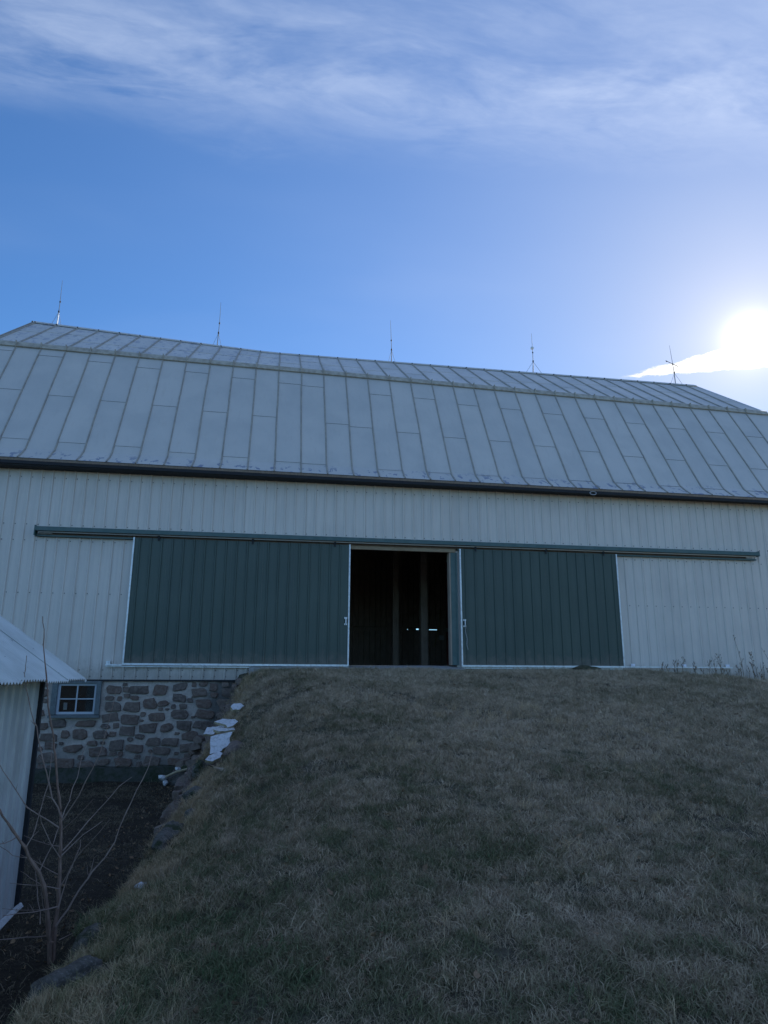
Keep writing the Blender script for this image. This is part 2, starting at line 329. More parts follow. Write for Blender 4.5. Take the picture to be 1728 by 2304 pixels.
# ------------------------------------------------------------------ ground heights
def sm(t): t = np.clip(t, 0, 1); return t*t*(3-2*t)
EY = np.array([-30, -14.5, -12.3, -11.0, -9.8, -8.2, -6.2, -4.9, -3.5, -2.0, -1.4, -.4, 0, 2])
EX = np.array([-1.2, -1.2, -1.15, -1.15, -1.10, -1.15, -1.15, -1.15, -1.2, -1.1, -.9, -.8, -.65, -.65])
EZ = np.array([-2.1, -2.0, -1.93, -1.97, -2.05, -2.13, -2.2, -2.1, -1.92, -1.66, -1.3, -.66, -.17, -.15])
MY = np.array([-60, -30, -17, -15, -12, -9, -6, -3, -1, 0, 30])
MZ = np.array([-2.2, -1.95, -1.86, -1.82, -1.58, -1.13, -.62, -.23, -.12, -.11, -.11])
LY = np.array([-60, -30, -13, -9, -1, 30]); LZ = np.array([-2.5, -2.35, -2.28, -2.36, -2.5, -2.5])
def fnoise(x, y, s, seed=0.0):
    return np.sin(x*s*1.3+seed)*np.cos(y*s*1.7+seed*2.1)+.5*np.sin(x*s*2.9+y*s*2.3+seed*3)+.25*np.cos(x*s*6.1-y*s*5.3+seed)
def height(x, y):
    x = np.asarray(x, float); y = np.asarray(y, float)
    xe = np.interp(y, EY, EX)+.06*fnoise(x*0, y, 2.6, 1.0); ze = np.interp(y, EY, EZ); M = np.interp(y, MY, MZ)
    M = M - .085*np.clip(x-9.2, 0, 8)**1.15 - .003*np.clip(x-17, 0, 60)
    L = np.interp(y, LY, LZ)+.025*fnoise(x, y, 1.1, 4)
    w = np.interp(y, [-14, -8, -2, 0], [2.6, 3.0, 1.7, .5]); t = np.clip((x-xe)/w, 0, 1)
    B = ze+(M-ze)*(1-(1-t)**2.0)
    B = B+(.035*fnoise(x, y, .9, 2)+.012*fnoise(x, y, 3.3, 5))*sm((x-xe)/1.5)*sm((-y)/1.2)
    k = sm((x-xe+.30)/.30)
    z = L*(1-k)+B*k
    inside = sm((y-.35)/.3)*sm((14.9-x)/.3)*sm((x+7.5)/.3)
    out = z*(1-inside)+(-2.6)*inside
    far = sm((y-.3)/.6)*(1-sm((14.9-x)/.3))      # land behind the barn drops away
    return out-far*1.2
def ground_hit(px, py):
    d = ray(px, py); t = 1.0
    for i in range(4000):
        p = CAM_P+d*t
        if p[2] < float(height(p[0], p[1])): break
        t += .01
    return CAM_P+d*t

def axis(segs):
    out = []
    for a, b, n in segs: out += list(np.linspace(a, b, n, endpoint=False))
    return np.array(out+[segs[-1][1]])
gx = axis([(-400, -40, 8), (-40, -9, 16), (-9, -2.2, 50), (-2.2, 2.5, 110), (2.5, 16, 120), (16, 40, 20), (40, 400, 9)])
gy = axis([(-400, -40, 8), (-40, -18, 12), (-18, -15, 16), (-15, .8, 190), (.8, 14, 20), (14, 40, 12), (40, 400, 9)])
X, Y = np.meshgrid(gx, gy); Z = height(X, Y); nx, ny = len(gx), len(gy)
verts = np.stack([X.ravel(), Y.ravel(), Z.ravel()], 1)
I, J = np.meshgrid(np.arange(nx-1), np.arange(ny-1)); a = (J*nx+I).ravel()
faces = np.stack([a, a+1, a+nx+1, a+nx], 1)
me = bpy.data.meshes.new('ground'); me.from_pydata(verts.tolist(), [], faces.tolist())
me.materials.append(MATS['turf soil']); me.materials.append(MATS['yard soil'])
fc = verts[faces].mean(1); yard = (fc[:, 0] < np.interp(fc[:, 1], EY, EX)-.05)
me.polygons.foreach_set('material_index', yard.astype(np.int32)); me.polygons.foreach_set('use_smooth', np.ones(len(faces), bool))
put('ground', me, kind='structure')

# ------------------------------------------------------------------ barn
X0, X1, DEPTH = -7.8, 15.25, 10.19
PITCH = .6566; S0 = -7.28-PITCH*1       # first standing seam
def eave_z(x): return 4.70-.004*x
def bend_z(x): return 8.60-.02*x
def ridge_z(x): return 10.53+max(0.0, -x-.4)*.058
def prof(x, s):                          # s 0..1 flare, 1..2 steep slope, 2..3 upper slope
    ze, zb, zr = eave_z(x), bend_z(x), ridge_z(x); F0 = (-.42, ze-.02); F1 = (.02, ze+.335)
    if s < 1: y = F0[0]+(F1[0]-F0[0])*s; z = F0[1]+(F1[1]-F0[1])*(.80*s+.20*s*s); return (y, z)
    if s < 2: t = s-1; return (F1[0]+(2.09-F1[0])*t, F1[1]+(zb-F1[1])*t)
    t = min(s-2, 1); return (2.09+(5.095-2.09)*t, zb+(zr-zb)*t)
def rp(x, s, off=0.0, back=False):
    if x > X1+.2: x = x+.40*min(1.0, max(0.0, 3-s))
    y, z = prof(x, s); y2, z2 = prof(x, s+.01 if s < 2.99 else s-.01); dy, dz = y2-y, z2-z
    if s >= 2.99: dy, dz = -dy, -dz
    l = math.hypot(dy, dz); y -= dz/l*off; z += dy/l*off
    return (x, (2*5.095-y) if back else y, z)
barn = thing('barn', (0, 0, -2.5), 'long gambrel roofed barn with pale steel siding, grey metal roof and stone foundation', 'barn')
BO = Vector((0, 0, -2.5))
def bpart(mb, name, mats, parent=None, smooth=False, **k):
    """link a part whose vertices are in world coordinates under the barn (or a part of it)"""
    me = mb.mesh(name, mats)
    par = parent if parent is not None else barn
    if smooth: me.polygons.foreach_set('use_smooth', [True]*len(me.polygons))
    off = Vector((0, 0, 2.5)) if par is barn else Vector((0, 0, 0))
    return put(name, me, par, off, **k)

# roof deck under the sheets (both slopes) and the gable ends
SS = [0, .35, .7, 1, 1.25, 1.5, 1.75, 2, 2.33, 2.66, 3]
def deck(back):
    m = MB(); xs = np.linspace(X0-.2, X1+.2, 24)
    for i in range(len(xs)-1):
        for j in range(len(SS)-1):
            q = [rp(xs[i], SS[j], -.10, back), rp(xs[i+1], SS[j], -.10, back), rp(xs[i+1], SS[j+1], -.10, back), rp(xs[i], SS[j+1], -.10, back)]
            t = [rp(xs[i], SS[j], -.012, back), rp(xs[i+1], SS[j], -.012, back), rp(xs[i+1], SS[j+1], -.012, back), rp(xs[i], SS[j+1], -.012, back)]
            m.add(q, [(0, 3, 2, 1)], 0); m.add(t, [(0, 1, 2, 3)], 0)
            if i == 0: m.add([q[0], q[3], t[3], t[0]], [(0, 1, 2, 3)], 0)
            if i == len(xs)-2: m.add([q[1], q[2], t[2], t[1]], [(0, 1, 2, 3)], 0)
            if j == 0: m.add([q[0], q[1], t[1], t[0]], [(0, 1, 2, 3)], 0)
    return m
dk = deck(False); roof = bpart(dk, 'roof', ['old barn board'])
bpart(deck(True), 'rear_roof', ['painted roof steel'])
def sheet(xa, xb, s0, s1, lift0, lift1, name='roof_sheet'):
    m = MB(); n = max(2, int((s1-s0)*4)+1); ss = np.linspace(s0, s1, n)
    if s0 < 1 < s1: ss = np.array([s0, (s0+1)/2, .9, 1.0, 1.06]+list(np.linspace(1.12, s1, 4)))
    for i in range(len(ss)-1):
        la = lift0+(lift1-lift0)*(ss[i]-s0)/(s1-s0); lb = lift0+(lift1-lift0)*(ss[i+1]-s0)/(s1-s0)
        m.add([rp(xa, ss[i], la), rp(xb, ss[i], la), rp(xb, ss[i+1], lb), rp(xa, ss[i+1], lb)], [(0, 1, 2, 3)], 0)
    # folded lower edge
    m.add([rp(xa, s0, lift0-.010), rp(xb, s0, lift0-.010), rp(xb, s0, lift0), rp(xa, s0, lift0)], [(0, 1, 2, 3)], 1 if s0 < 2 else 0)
    # standing seam cap along the left edge
    for i in range(len(ss)-1):
        a, b = ss[i], ss[i+1]; w, h = (.022, .030) if s0 < 2 else (.024, .038)
        j = .004*math.sin(xa*7+a*9)
        lo = [rp(xa-w+j, a, .0), rp(xa+w+j, a, .0), rp(xa+w*.6+j, a, h), rp(xa-w*.6+j, a, h)]
        hi = [rp(xa-w+j, b, .0), rp(xa+w+j, b, .0), rp(xa+w*.6+j, b, h), rp(xa-w*.6+j, b, h)]
        m.add(lo+hi, [(0, 4, 7, 3), (3, 7, 6, 2), (2, 6, 5, 1)] + ([(0, 3, 2, 1)] if i == 0 else []), 2)
    bpart(m, name, ['painted roof steel', 'dark lap shadow edge', 'weathered seam'], roof)
def s_of_z(x, z): return 1+(z-(eave_z(x)+.335))/(bend_z(x)-eave_z(x)-.335)
xl = X0-.22; k = -1
seams = []
x = S0
while x < X1+.2:
    seams.append(x); x += PITCH
cols = [(xl, seams[0], -2)] + [(seams[i], seams[i+1] if i+1 < len(seams) else X1+.22, i-1) for i in range(len(seams))]
cols = [(a, b, kk) for a, b, kk in cols if b-a > .02]
for a, b, kk in cols:
    xm = (a+b)/2; r = random.Random(kk*13+5)
    isA = (kk % 2 == 1) if kk <= 11 else ((kk == 12) or (kk >= 15 and kk % 2 == 1))
    dz = -.058*xm
    cuts = [5.02+dz*.9+.2*0, 7.97+dz] if isA else [6.58+dz]
    if isA: cuts[0] = 5.10-.045*xm
    cut_s = [max(.6, s_of_z(xm, z+r.uniform(-.04, .04))) for z in cuts]
    if cut_s[0] < 1.0: cut_s[0] = 1-(1-cut_s[0])*1.2
    bounds = [0.0]+cut_s+[2.0]
    for i in range(len(bounds)-1):
        sheet(a, b, bounds[i], bounds[i+1]+.004, .012 if i else .006, .003)
    uc = 2.0+r.choice([.35, .55, .62, .45])
    sheet(a, b, 2.0, uc+.004, .006, .003); sheet(a, b, uc, 3.0, .012, .004)
# bend flashing and ridge cap
m = MB(); xs = [c[0] for c in cols]+[cols[-1][1]]
for i in range(len(xs)-1):
    a, b = xs[i], xs[i+1]
    P0 = [rp(a, 1.965, .012), rp(b, 1.965, .012), rp(b, 1.965, .048), rp(a, 1.965, .048)]
    P1 = [rp(a, 2.0, .012), rp(b, 2.0, .012), rp(b, 2.0, .060), rp(a, 2.0, .060)]
    P2 = [rp(a, 2.035, .012), rp(b, 2.035, .012), rp(b, 2.035, .045), rp(a, 2.035, .045)]
    m.add(P0+P1+P2, [(0, 1, 2, 3), (3, 2, 6, 7), (7, 6, 10, 11), (8, 11, 10, 9)], 0)
    m.box(a-.012, a+.012, *sorted((P0[3][1]-.01, P1[3][1])), P0[3][2], P1[3][2]+.01, 0)
bpart(m, 'bend_flashing', ['tan flashing'], roof)
m = MB()
for i in range(len(xs)-1):
    a, b = xs[i], xs[i+1]; za, zb = ridge_z(a), ridge_z(b)
    for sgn in (-1, 1):
        m.add([(a, 5.095, za+.05), (b, 5.095, zb+.05), (b, 5.095+sgn*.16, zb-.05), (a, 5.095+sgn*.16, za-.05)], [(0, 1, 2, 3)], 0)
        m.add([(a, 5.095+sgn*.16, za-.05), (b, 5.095+sgn*.16, zb-.05), (b, 5.095+sgn*.16, zb-.085), (a, 5.095+sgn*.16, za-.085)], [(0, 1, 2, 3)], 0)
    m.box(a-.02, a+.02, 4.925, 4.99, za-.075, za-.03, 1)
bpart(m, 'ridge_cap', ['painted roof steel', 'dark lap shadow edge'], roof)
# verge trim at both gable ends
for xx, sg in ((X0-.22, -1), (X1+.22, 1)):
    for back in (False, True):
        m = MB()
        for j in range(len(SS)-1):
            a_, b_ = SS[j], SS[j+1]
            q = [rp(xx, a_, -.11, back), rp(xx+sg*.02, a_, -.11, back), rp(xx+sg*.02, a_, .03, back), rp(xx, a_, .03, back)]
            t = [rp(xx, b_, -.11, back), rp(xx+sg*.02, b_, -.11, back), rp(xx+sg*.02, b_, .03, back), rp(xx, b_, .03, back)]
            m.hexa(q+t, 0)
        bpart(m, 'verge_trim', ['bright aluminium'], roof)
# fascia + soffit
m = MB(); m.hexa([(X0-.2, -.385, eave_z(X0)-.15), (X1+.2, -.385, eave_z(X1)-.15), (X1+.2, -.355, eave_z(X1)-.15), (X0-.2, -.355, eave_z(X0)-.15),
        (X0-.2, -.385, eave_z(X0)-.03), (X1+.2, -.385, eave_z(X1)-.03), (X1+.2, -.355, eave_z(X1)-.03), (X0-.2, -.355, eave_z(X0)-.03)])
bpart(m, 'fascia', ['dark fascia'])
m = MB(); m.box(X0, X1, -.353, -.03, 4.545, 4.57); bpart(m, 'soffit', ['dark fascia'])
m = MB(); m.tube([(8.3+.09*math.cos(t), -.40, 4.53+.045*math.sin(t)) for t in np.linspace(0, 6.28, 14)], .012, 5)
bpart(m, 'wire_loop', ['galvanised steel'])

# siding panels: flat pan with trapezoid ribs every RIB metres, three pans to a sheet
RIB = .2505
def siding(m, x0, x1, z0, z1, y=0.0, first=None, h=.028, w=.034, mi=0, phase=0.0):
    """ribbed sheet facing -Y; ribs stand proud; closed at the sides by turned-in edges"""
    pts = [(x0, y)]; x = math.ceil((x0-phase)/RIB)*RIB+phase
    while x < x1-.0001:
        if x-w/2-.012 > x0 and x+w/2+.012 < x1: pts += [(x-w/2-.010, y), (x-w/2+.004, y-h), (x+w/2-.004, y-h), (x+w/2+.010, y)]
        x += RIB
    pts.append((x1, y)); n = len(pts)
    # minor stiffening beads between ribs
    vs = [(p[0], p[1], z0) for p in pts]+[(p[0], p[1], z1) for p in pts]
    m.add(vs, [(i, i+1, n+i+1, n+i) for i in range(n-1)], mi)
    # thickness turned back
    m.add([(x0, y, z0), (x0, y+.006, z0), (x0, y+.006, z1), (x0, y, z1)], [(0, 3, 2, 1)], mi); m.add([(x1, y, z0), (x1, y+.006, z0), (x1, y+.006, z1), (x1, y, z1)], [(0, 1, 2, 3)], mi)
    m.add([(p[0], p[1], z0) for p in pts]+[(x1, y+.006, z0), (x0, y+.006, z0)], [tuple(range(n+2))], mi)
OP0, OP1, HEAD = 1.30, 4.60, 2.98          # barn opening
m = MB()   # sheathing wall behind the panels
m.box(X0, OP0, .035, .16, -.30, 4.62); m.box(OP1, X1, .035, .16, -.30, 4.62); m.box(OP0, OP1, .035, .16, HEAD, 4.62)
wall = bpart(m, 'front_wall', ['old barn board'])
PH = -6.27 % RIB - 0.0
scr = MB(); scr_low = []
def screw(x, z, y=-.004): scr.box(x-.009, x+.009, y-.010, y, z-.009, z+.009)
xa = X0
edges = [X0]; e = -6.27-RIB*5+.04
while e < X1-.1: edges.append(e); e += RIB*3
edges.append(X1); edges = sorted([q for q in edges if abs(q+5.45) > .12 and abs(q-13.12) > .12]+[-5.45, 13.12])
for i in range(len(edges)-1):
    a, b = edges[i], edges[i+1]-.002
    if b-a < .05: continue
    yo = -.004*(i % 2)
    # upper run over the track
    zb = 3.10 if (b > -5.4 and a < 13.05) else -.31
    top = 4.545
    m = MB()
    if zb > 0:
        aa, bb = max(a, -5.52), min(b, 13.26)
        siding(m, a, b, 3.12, top, yo, phase=PH)
        bpart(m, 'siding_panel', ['cream siding'], wall)
        # lower run
        segs = []
        if a < OP0: segs.append((a, min(b, OP0)))
        if b > OP1: segs.append((max(a, OP1), b))
        for (p, q) in segs:
            if q-p < .03: continue
            m = MB(); zlo = -.31 if p < -.2 else -.0
            if p > 8: zlo = -1.0
            if -.9 < p < 4.6: zlo = .06 if p > -.3 else -.31
            siding(m, p, q, zlo, 2.92, yo+.0, phase=PH); bpart(m, 'siding_panel', ['cream siding'], wall)
    else:
        siding(m, a, b, zb if a < 8 else -1.0, top, yo, phase=PH); bpart(m, 'siding_panel', ['cream siding'], wall)
    x = math.ceil((a-PH)/RIB)*RIB+PH
    while x < b:
        for z in ((4.36, 3.22) if True else ()): screw(x+.05, z)
        if x < -3.4 or x > 9.1: screw(x+.05, 1.62); screw(x+.05, 2.84)
        if x < -.5: screw(x+.05, -.10); screw(x+.04, -.24)
        x += RIB
bpart(scr, 'screws', ['screw'], wall, kind='stuff')
m = MB(); m.box(X0, -.46, -.035, .02, -.345, -.31); bpart(m, 'drip_edge', ['dark fascia'])

# gable and rear walls
def gable(xx, sg, name, mt):
    m = MB(); pts = []
    for s in SS: y, z = prof(xx, s); pts.append((y+.0, z-.12))
    prof_pts = [(.03, -2.5), (.03, 4.6)]+[p for p in pts if p[0] > .05]
    back = [(2*5.095-p[0], p[1]) for p in reversed(prof_pts[:-1])]
    poly = prof_pts+back; n = len(poly)
    m.add([(xx, p[0], p[1]) for p in poly]+[(xx+sg*.08, p[0], p[1]) for p in poly],
          [tuple(range(n)), tuple(range(2*n-1, n-1, -1))]+[(i, i+n, (i+1) % n+n, (i+1) % n) for i in range(n)])
    bpart(m, name, [mt])
gable(X0-.01, -1, 'gable_wall', 'cream siding'); gable(X1+.01, 1, 'gable_wall', 'cream siding')
m = MB()
RY0, RY1 = 10.10, 10.18
slits = [(5.36, 5.40, 1.575, 1.60), (5.72, 5.83, 1.575, 1.625), (6.24, 6.58, 1.578, 1.600)]
x = X0
m.box(X0, X1, RY0, RY1, -2.5, 1.575); m.box(X0, X1, RY0, RY1, 1.625, 4.75)
px_ = X0
for a, b, z0, z1 in slits:
    m.box(px_, a, RY0, RY1, 1.575, 1.625); 
    if z1 < 1.62: m.box(a, b, RY0, RY1, z1, 1.625)
    px_ = b
m.box(px_, X1, RY0, RY1, 1.575, 1.625)
bpart(m, 'rear_wall', ['old barn board'])
m = MB(); m.box(X0, X1, .17, RY0, -.02, .045); bpart(m, 'barn_floor', ['old barn board'])
# inner lining boards seen through the door
for i in range(34):
    m = MB(); a = 1.2+i*.22; m.box(a, a+.205, 9.99, 10.03, .05, 1.50+.01*random.random()); m.box(a, a+.205, 9.99, 10.03, 1.66, 4.3)
    bpart(m, 'lining_board', ['red board' if 6.7 < a < 8.6 else 'old barn board'])
m = MB(); m.box(6.62, 6.80, 9.94, 9.975, 1.18, 1.36); bpart(m, 'notice', ['paper'])
m = MB(); m.tube([(6.35, 9.7, .9), (6.55, 9.7, 1.7), (6.62, 9.72, 2.4)], .012, 5); bpart(m, 'hanging_rope', ['yellow rope'])
for (xx, yy, w) in ((4.77, 4.5, .105), (4.13, 6.0, .10), (-2.0, 4.5, .11), (9.5, 4.5, .11)):
    m = MB(); m.box(xx-w, xx+w, yy-w, yy+w, .045, 5.2)
    bpart(m, 'post', ['post timber'])
m = MB(); m.box(-5, 12, 4.6, 4.8, 5.2, 5.45); bpart(m, 'tie_beam', ['post timber'])
# opening header, jambs and sill
m = MB(); m.box(OP0, OP1, -.045, .034, 2.875, 2.975); bpart(m, 'door_header', ['pine header'])
m = MB(); m.box(4.44, 4.475, -.02, .20, .06, 2.874); bpart(m, 'jamb_post', ['post timber'])
m = MB(); m.box(4.477, 4.60, -.03, .05, .06, 2.874); m.box(4.60, 4.64, -.05, .02, .06, 2.87); bpart(m, 'jamb_trim', ['green flashing'])
m = MB()
n = 24; xs_ = np.linspace(-.44, 4.75, n); 
for i in range(n-1):
    z0, z1 = .038+.012*math.sin(xs_[i]*2.1), .038+.012*math.sin(xs_[i+1]*2.1)
    m.hexa([(xs_[i], -.24, -.5), (xs_[i+1], -.24, -.5), (xs_[i+1], .17, -.5), (xs_[i], .17, -.5),
            (xs_[i], -.24, z0-.065), (xs_[i+1], -.24, z1-.065), (xs_[i+1], .17, z1), (xs_[i], .17, z0)])
bpart(m, 'concrete_sill', ['rough concrete'])

# sliding track: cover flashing, board, end pieces
T0, T1 = -5.45, 13.12
track = MB()
track.hexa([(T0, -.235, 3.035), (T1, -.235, 3.035), (T1, -.222, 3.035), (T0, -.222, 3.035), (T0, -.235, 3.125), (T1, -.235, 3.125), (T1, -.222, 3.118), (T0, -.222, 3.118)])
track.hexa([(T0, -.235, 3.1255), (T1, -.235, 3.1255), (T1, -.0215, 3.160), (T0, -.0215, 3.160), (T0, -.235, 3.133), (T1, -.235, 3.133), (T1, -.0215, 3.175), (T0, -.0215, 3.175)])
track = bpart(track, 'track_cover', ['green flashing'])
m = MB(); m.box(T0+.02, T1-.02, -.065, -.026, 2.965, 3.12); bpart(m, 'track_board', ['track board'], track)
m = MB(); m.box(T0, 1.3, -.100, -.0265, 2.925, 2.962); m.box(4.65, T1, -.100, -.0265, 2.925, 2.962); bpart(m, 'track_lip', ['green flashing'], track)
for q in ((T0-.02, T0-.001, -.235, -.03, 2.925, 3.16), (T1+.001, T1+.02, -.235, -.03, 3.02, 3.16)):
    m = MB(); m.box(*q); bpart(m, 'track_end', ['green flashing'], track)
for q in ((T0+.03, T0+.34, -.10, -.07, 2.99, 3.05), (T1-.30, T1-.06, -.10, -.07, 2.98, 3.04)):
    m = MB(); m.box(*q); bpart(m, 'track_bracket', ['bright aluminium'], track)
m = MB(); m.tube([(T0+.05, -.15, 3.02), (T1-.05, -.15, 3.02)], .022, 6); bpart(m, 'track_rail', ['galvanised steel'], track)
for xx in (-2.7, -.5, 1.5, 5.1, 7.0, 8.6):
    m = MB(); m.box(xx-.02, xx+.02, -.155, -.14, 2.90, 3.03); m.tube([(xx, -.17, 2.99), (xx, -.13, 2.99)], .035, 10); bpart(m, 'roller_hanger', ['dark fascia'], track)

# sliding doors
def door(xa, xb, z0, z1, handle_x, chain, label):
    o = put('sliding_door', None, barn, (0, 0, 2.5), label=label)
    m = MB(); m.box(xa+.01, xb-.01, -.118, -.085, z0+.02, z1-.01); bpart(m, 'frame', ['old barn board'], o)
    e = [xa+.035]
    x = xa+.035+RIB*3
    while x < xb-.1: e.append(x); x += RIB*3
    e.append(xb-.035)
    for i in range(len(e)-1):
        m = MB(); siding(m, e[i], e[i+1]-.002, z0+.035, z1, -.122-.003*(i % 2), phase=xa+.035+.12); bpart(m, 'door_panel', ['dark green steel'], o)
    s = MB(); x = xa+.035+.12
    while x < xb-.05:
        for z in (.12, z0+1.02, z0+1.98, z1-.05):
            s.box(x+.040, x+.056, -.134, -.124, z-.008, z+.008); 
        x += RIB
    bpart(s, 'screws', ['screw'], o, kind='stuff')
    for q, r_ in ((xa, xa+.034), (xb-.034, xb)):
        m = MB(); m.box(q, r_, -.150, -.085, z0-.005, z1+.01); bpart(m, 'edge_trim', ['bright aluminium'], o)
    m = MB(); m.box(xa+.035, xb-.035, z0*0-.147, -.085, z0-.012, z0+.034); bpart(m, 'bottom_trim', ['bright aluminium'], o)
    h = MB(); h.box(handle_x-.035, handle_x+.035, -.156, -.1465, 1.135, 1.175); h.box(handle_x-.035, handle_x+.035, -.156, -.1465, .985, 1.025)
    h.tube([(handle_x, -.155, 1.165), (handle_x, -.195, 1.14), (handle_x, -.195, 1.02), (handle_x, -.155, .995)], .014, 6)
    h.box(handle_x-.022, handle_x+.022, -.152, -.1466, 1.03, 1.13, 1)
    bpart(h, 'handle', ['bright aluminium', 'dark fascia'], o)
    if chain:
        c = MB(); z = .98; k = 0
        while z > .42:
            xx = handle_x+.01+.05*(1-(z-.4)/.6)+.01*math.sin(z*20)
            tk = [(xx+(.010*math.cos(t) if k % 2 else 0), -.168+(.010*math.cos(t) if not k % 2 else 0), z+.018*math.sin(t)) for t in np.linspace(0, 6.283, 9)]
            c.tube(tk, .0042, 4); z -= .027; k += 1
        bpart(c, 'chain', ['galvanised steel'], o)
    return o
door(-3.28, 1.89, .02, 2.96, 1.80, False, 'wider dark green door left of the dark opening')
door(4.68, 8.98, .03, 2.945, 4.775, True, 'narrower dark green door right of the opening with a chain on its handle')
m = MB(); m.box(-3.64, -3.285, -.15, -.10, -.005, .028); m.box(-3.64, 1.89, -.095, -.055, -.035, -.005); m.box(-3.63, -3.55, -.11, -.03, .03, .10); bpart(m, 'floor_guide_rail', ['bright aluminium'])
m = MB(); m.box(9.0, 12.02, -.13, -.09, .025, .060); m.box(4.72, 8.95, -.08, -.05, -.03, .01)
for xx in (9.22, 10.66, 12.15-.25):
    m.add([(xx-.05, -.085, .035), (xx+.05, -.085, .035), (xx+.09, -.03, .125), (xx-.03, -.03, .125), (xx-.05, -.105, .035), (xx+.05, -.105, .035), (xx+.09, -.05, .125), (xx-.03, -.05, .125)],
          [(0, 1, 2, 3), (7, 6, 5, 4), (0, 4, 5, 1), (1, 5, 6, 2), (2, 6, 7, 3), (3, 7, 4, 0)])
bpart(m, 'floor_guide_rail', ['bright aluminium'])

# ------------------------------------------------------------------ foundation
fm = MB(); WX0, WX1, WZ0, WZ1 = -4.74, -3.70, -1.12, -.35
def fwall(x0, x1, z0, z1, nx_, nz_):
    vs = []; 
    for j in range(nz_+1):
        for i in range(nx_+1):
            x = x0+(x1-x0)*i/nx_; z = z0+(z1-z0)*j/nz_
            yy = .03-.022*mnoise.noise(Vector((x*5, z*5, 1.3)))-.012*mnoise.noise(Vector((x*17, z*17, 4.1)))
            vs.append((x, yy, z))
    fm.add(vs, [(j*(nx_+1)+i, j*(nx_+1)+i+1, (j+1)*(nx_+1)+i+1, (j+1)*(nx_+1)+i) for j in range(nz_) for i in range(nx_)])
fwall(X0, WX0, -2.7, -.345, 60, 50); fwall(WX1, 2.0, -2.7, -.345, 140, 60); fwall(WX0, WX1, -2.7, WZ0, 26, 36)
fm.box(X0, X1, .08, .40, -2.7, -.32)
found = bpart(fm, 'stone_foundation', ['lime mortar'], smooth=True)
def stone_mesh(w, h, seed, d=.045, mt='field stone'):
    r = random.Random(seed); n = 9; out = []
    sq = r.uniform(.28, .75)
    for k in range(n):
        t = 2*math.pi*k/n+r.uniform(-.12, .12)
        cx_, sx_ = math.cos(t), math.sin(t)
        ex = (abs(cx_)**sq)*math.copysign(1, cx_); ez = (abs(sx_)**sq)*math.copysign(1, sx_)
        j = r.uniform(.74, 1.12); out.append((ex*w/2*j, ez*h/2*j))
    m = MB(); lay = [(1.0, .03), (.985, -d*.6), (.90, -d*.95), (.55, -d*1.05)]
    vs = []
    for sc, y in lay:
        for k, (a, b) in enumerate(out): vs.append((a*sc, y+r.uniform(-.006, .006), b*sc))
    vs.append((0, -d*1.02, 0)); fs = []
    for l in range(len(lay)-1):
        for k in range(n): fs.append((l*n+k, l*n+(k+1) % n, (l+1)*n+(k+1) % n, (l+1)*n+k))
    for k in range(n): fs.append(((len(lay)-1)*n+k, (len(lay)-1)*n+(k+1) % n, len(lay)*n))
    m.add(vs, fs); me = m.mesh('stone', [mt]); return me
rs = random.Random(42); count = 0
GXN, GZN = 640, 192; occ = np.zeros((GXN, GZN), bool)        # one centimetre cells, x from -6 and z from -2.25
def cell(x, z): return int((x+6)*100), int((z+2.25)*100)
a0, b0 = cell(WX0-.03, WZ0-.05), cell(WX1+.03, -.3); occ[a0[0]:b0[0], max(0, a0[1]):] = True
for (w_, h_), tries in (((.36, .20), 2500), ((.44, .21), 900), ((.38, .16), 1500), ((.30, .23), 1200), ((.28, .145), 2500), ((.20, .16), 2500), ((.20, .11), 1500), ((.15, .11), 3000), ((.12, .12), 2500), ((.10, .06), 3000)):
    for _ in range(tries):
        ww, hh = w_*rs.uniform(.86, 1.14), h_*rs.uniform(.86, 1.14); xc, zc = rs.uniform(-5.9, .3), rs.uniform(-2.2, -.38)
        zc = round((zc+.02)/.06)*.06+rs.uniform(-.01, .01)
        g_ = .012 if w_ > .15 else .009
        i0, j0 = cell(xc-ww/2-g_, zc-hh/2-g_); i1, j1 = cell(xc+ww/2+g_, zc+hh/2+g_)
        if i0 < 0 or j0 < 0 or i1 >= GXN or j1 >= GZN or occ[i0:i1, j0:j1].any() or zc+hh/2 > -.355: continue
        occ[i0:i1, j0:j1] = True
        o = put('stone', stone_mesh(ww*1.08, hh*1.10, rs.random(), rs.uniform(.02, .05) if w_ > .15 else .018), found, (xc, .018, zc)); o.rotation_euler = (0, rs.uniform(-.10, .10), 0); count += 1
m = MB(); nn = 60; xs_ = np.linspace(X0, 1.0, nn)
for i in range(nn-1):
    f = lambda x: -.05-.03*mnoise.noise(Vector((x*2.2, 0, 0))); tz = lambda x: -2.20+.05*mnoise.noise(Vector((x*1.5, 3, 0)))
    a, b = xs_[i], xs_[i+1]
    m.hexa([(a, f(a)-.04, -2.7), (b, f(b)-.04, -2.7), (b, .06, -2.7), (a, .06, -2.7), (a, f(a), tz(a)), (b, f(b), tz(b)), (b, .03, tz(b)+.02), (a, .03, tz(a)+.02)])
bpart(m, 'footing', ['mossy footing'], smooth=False)
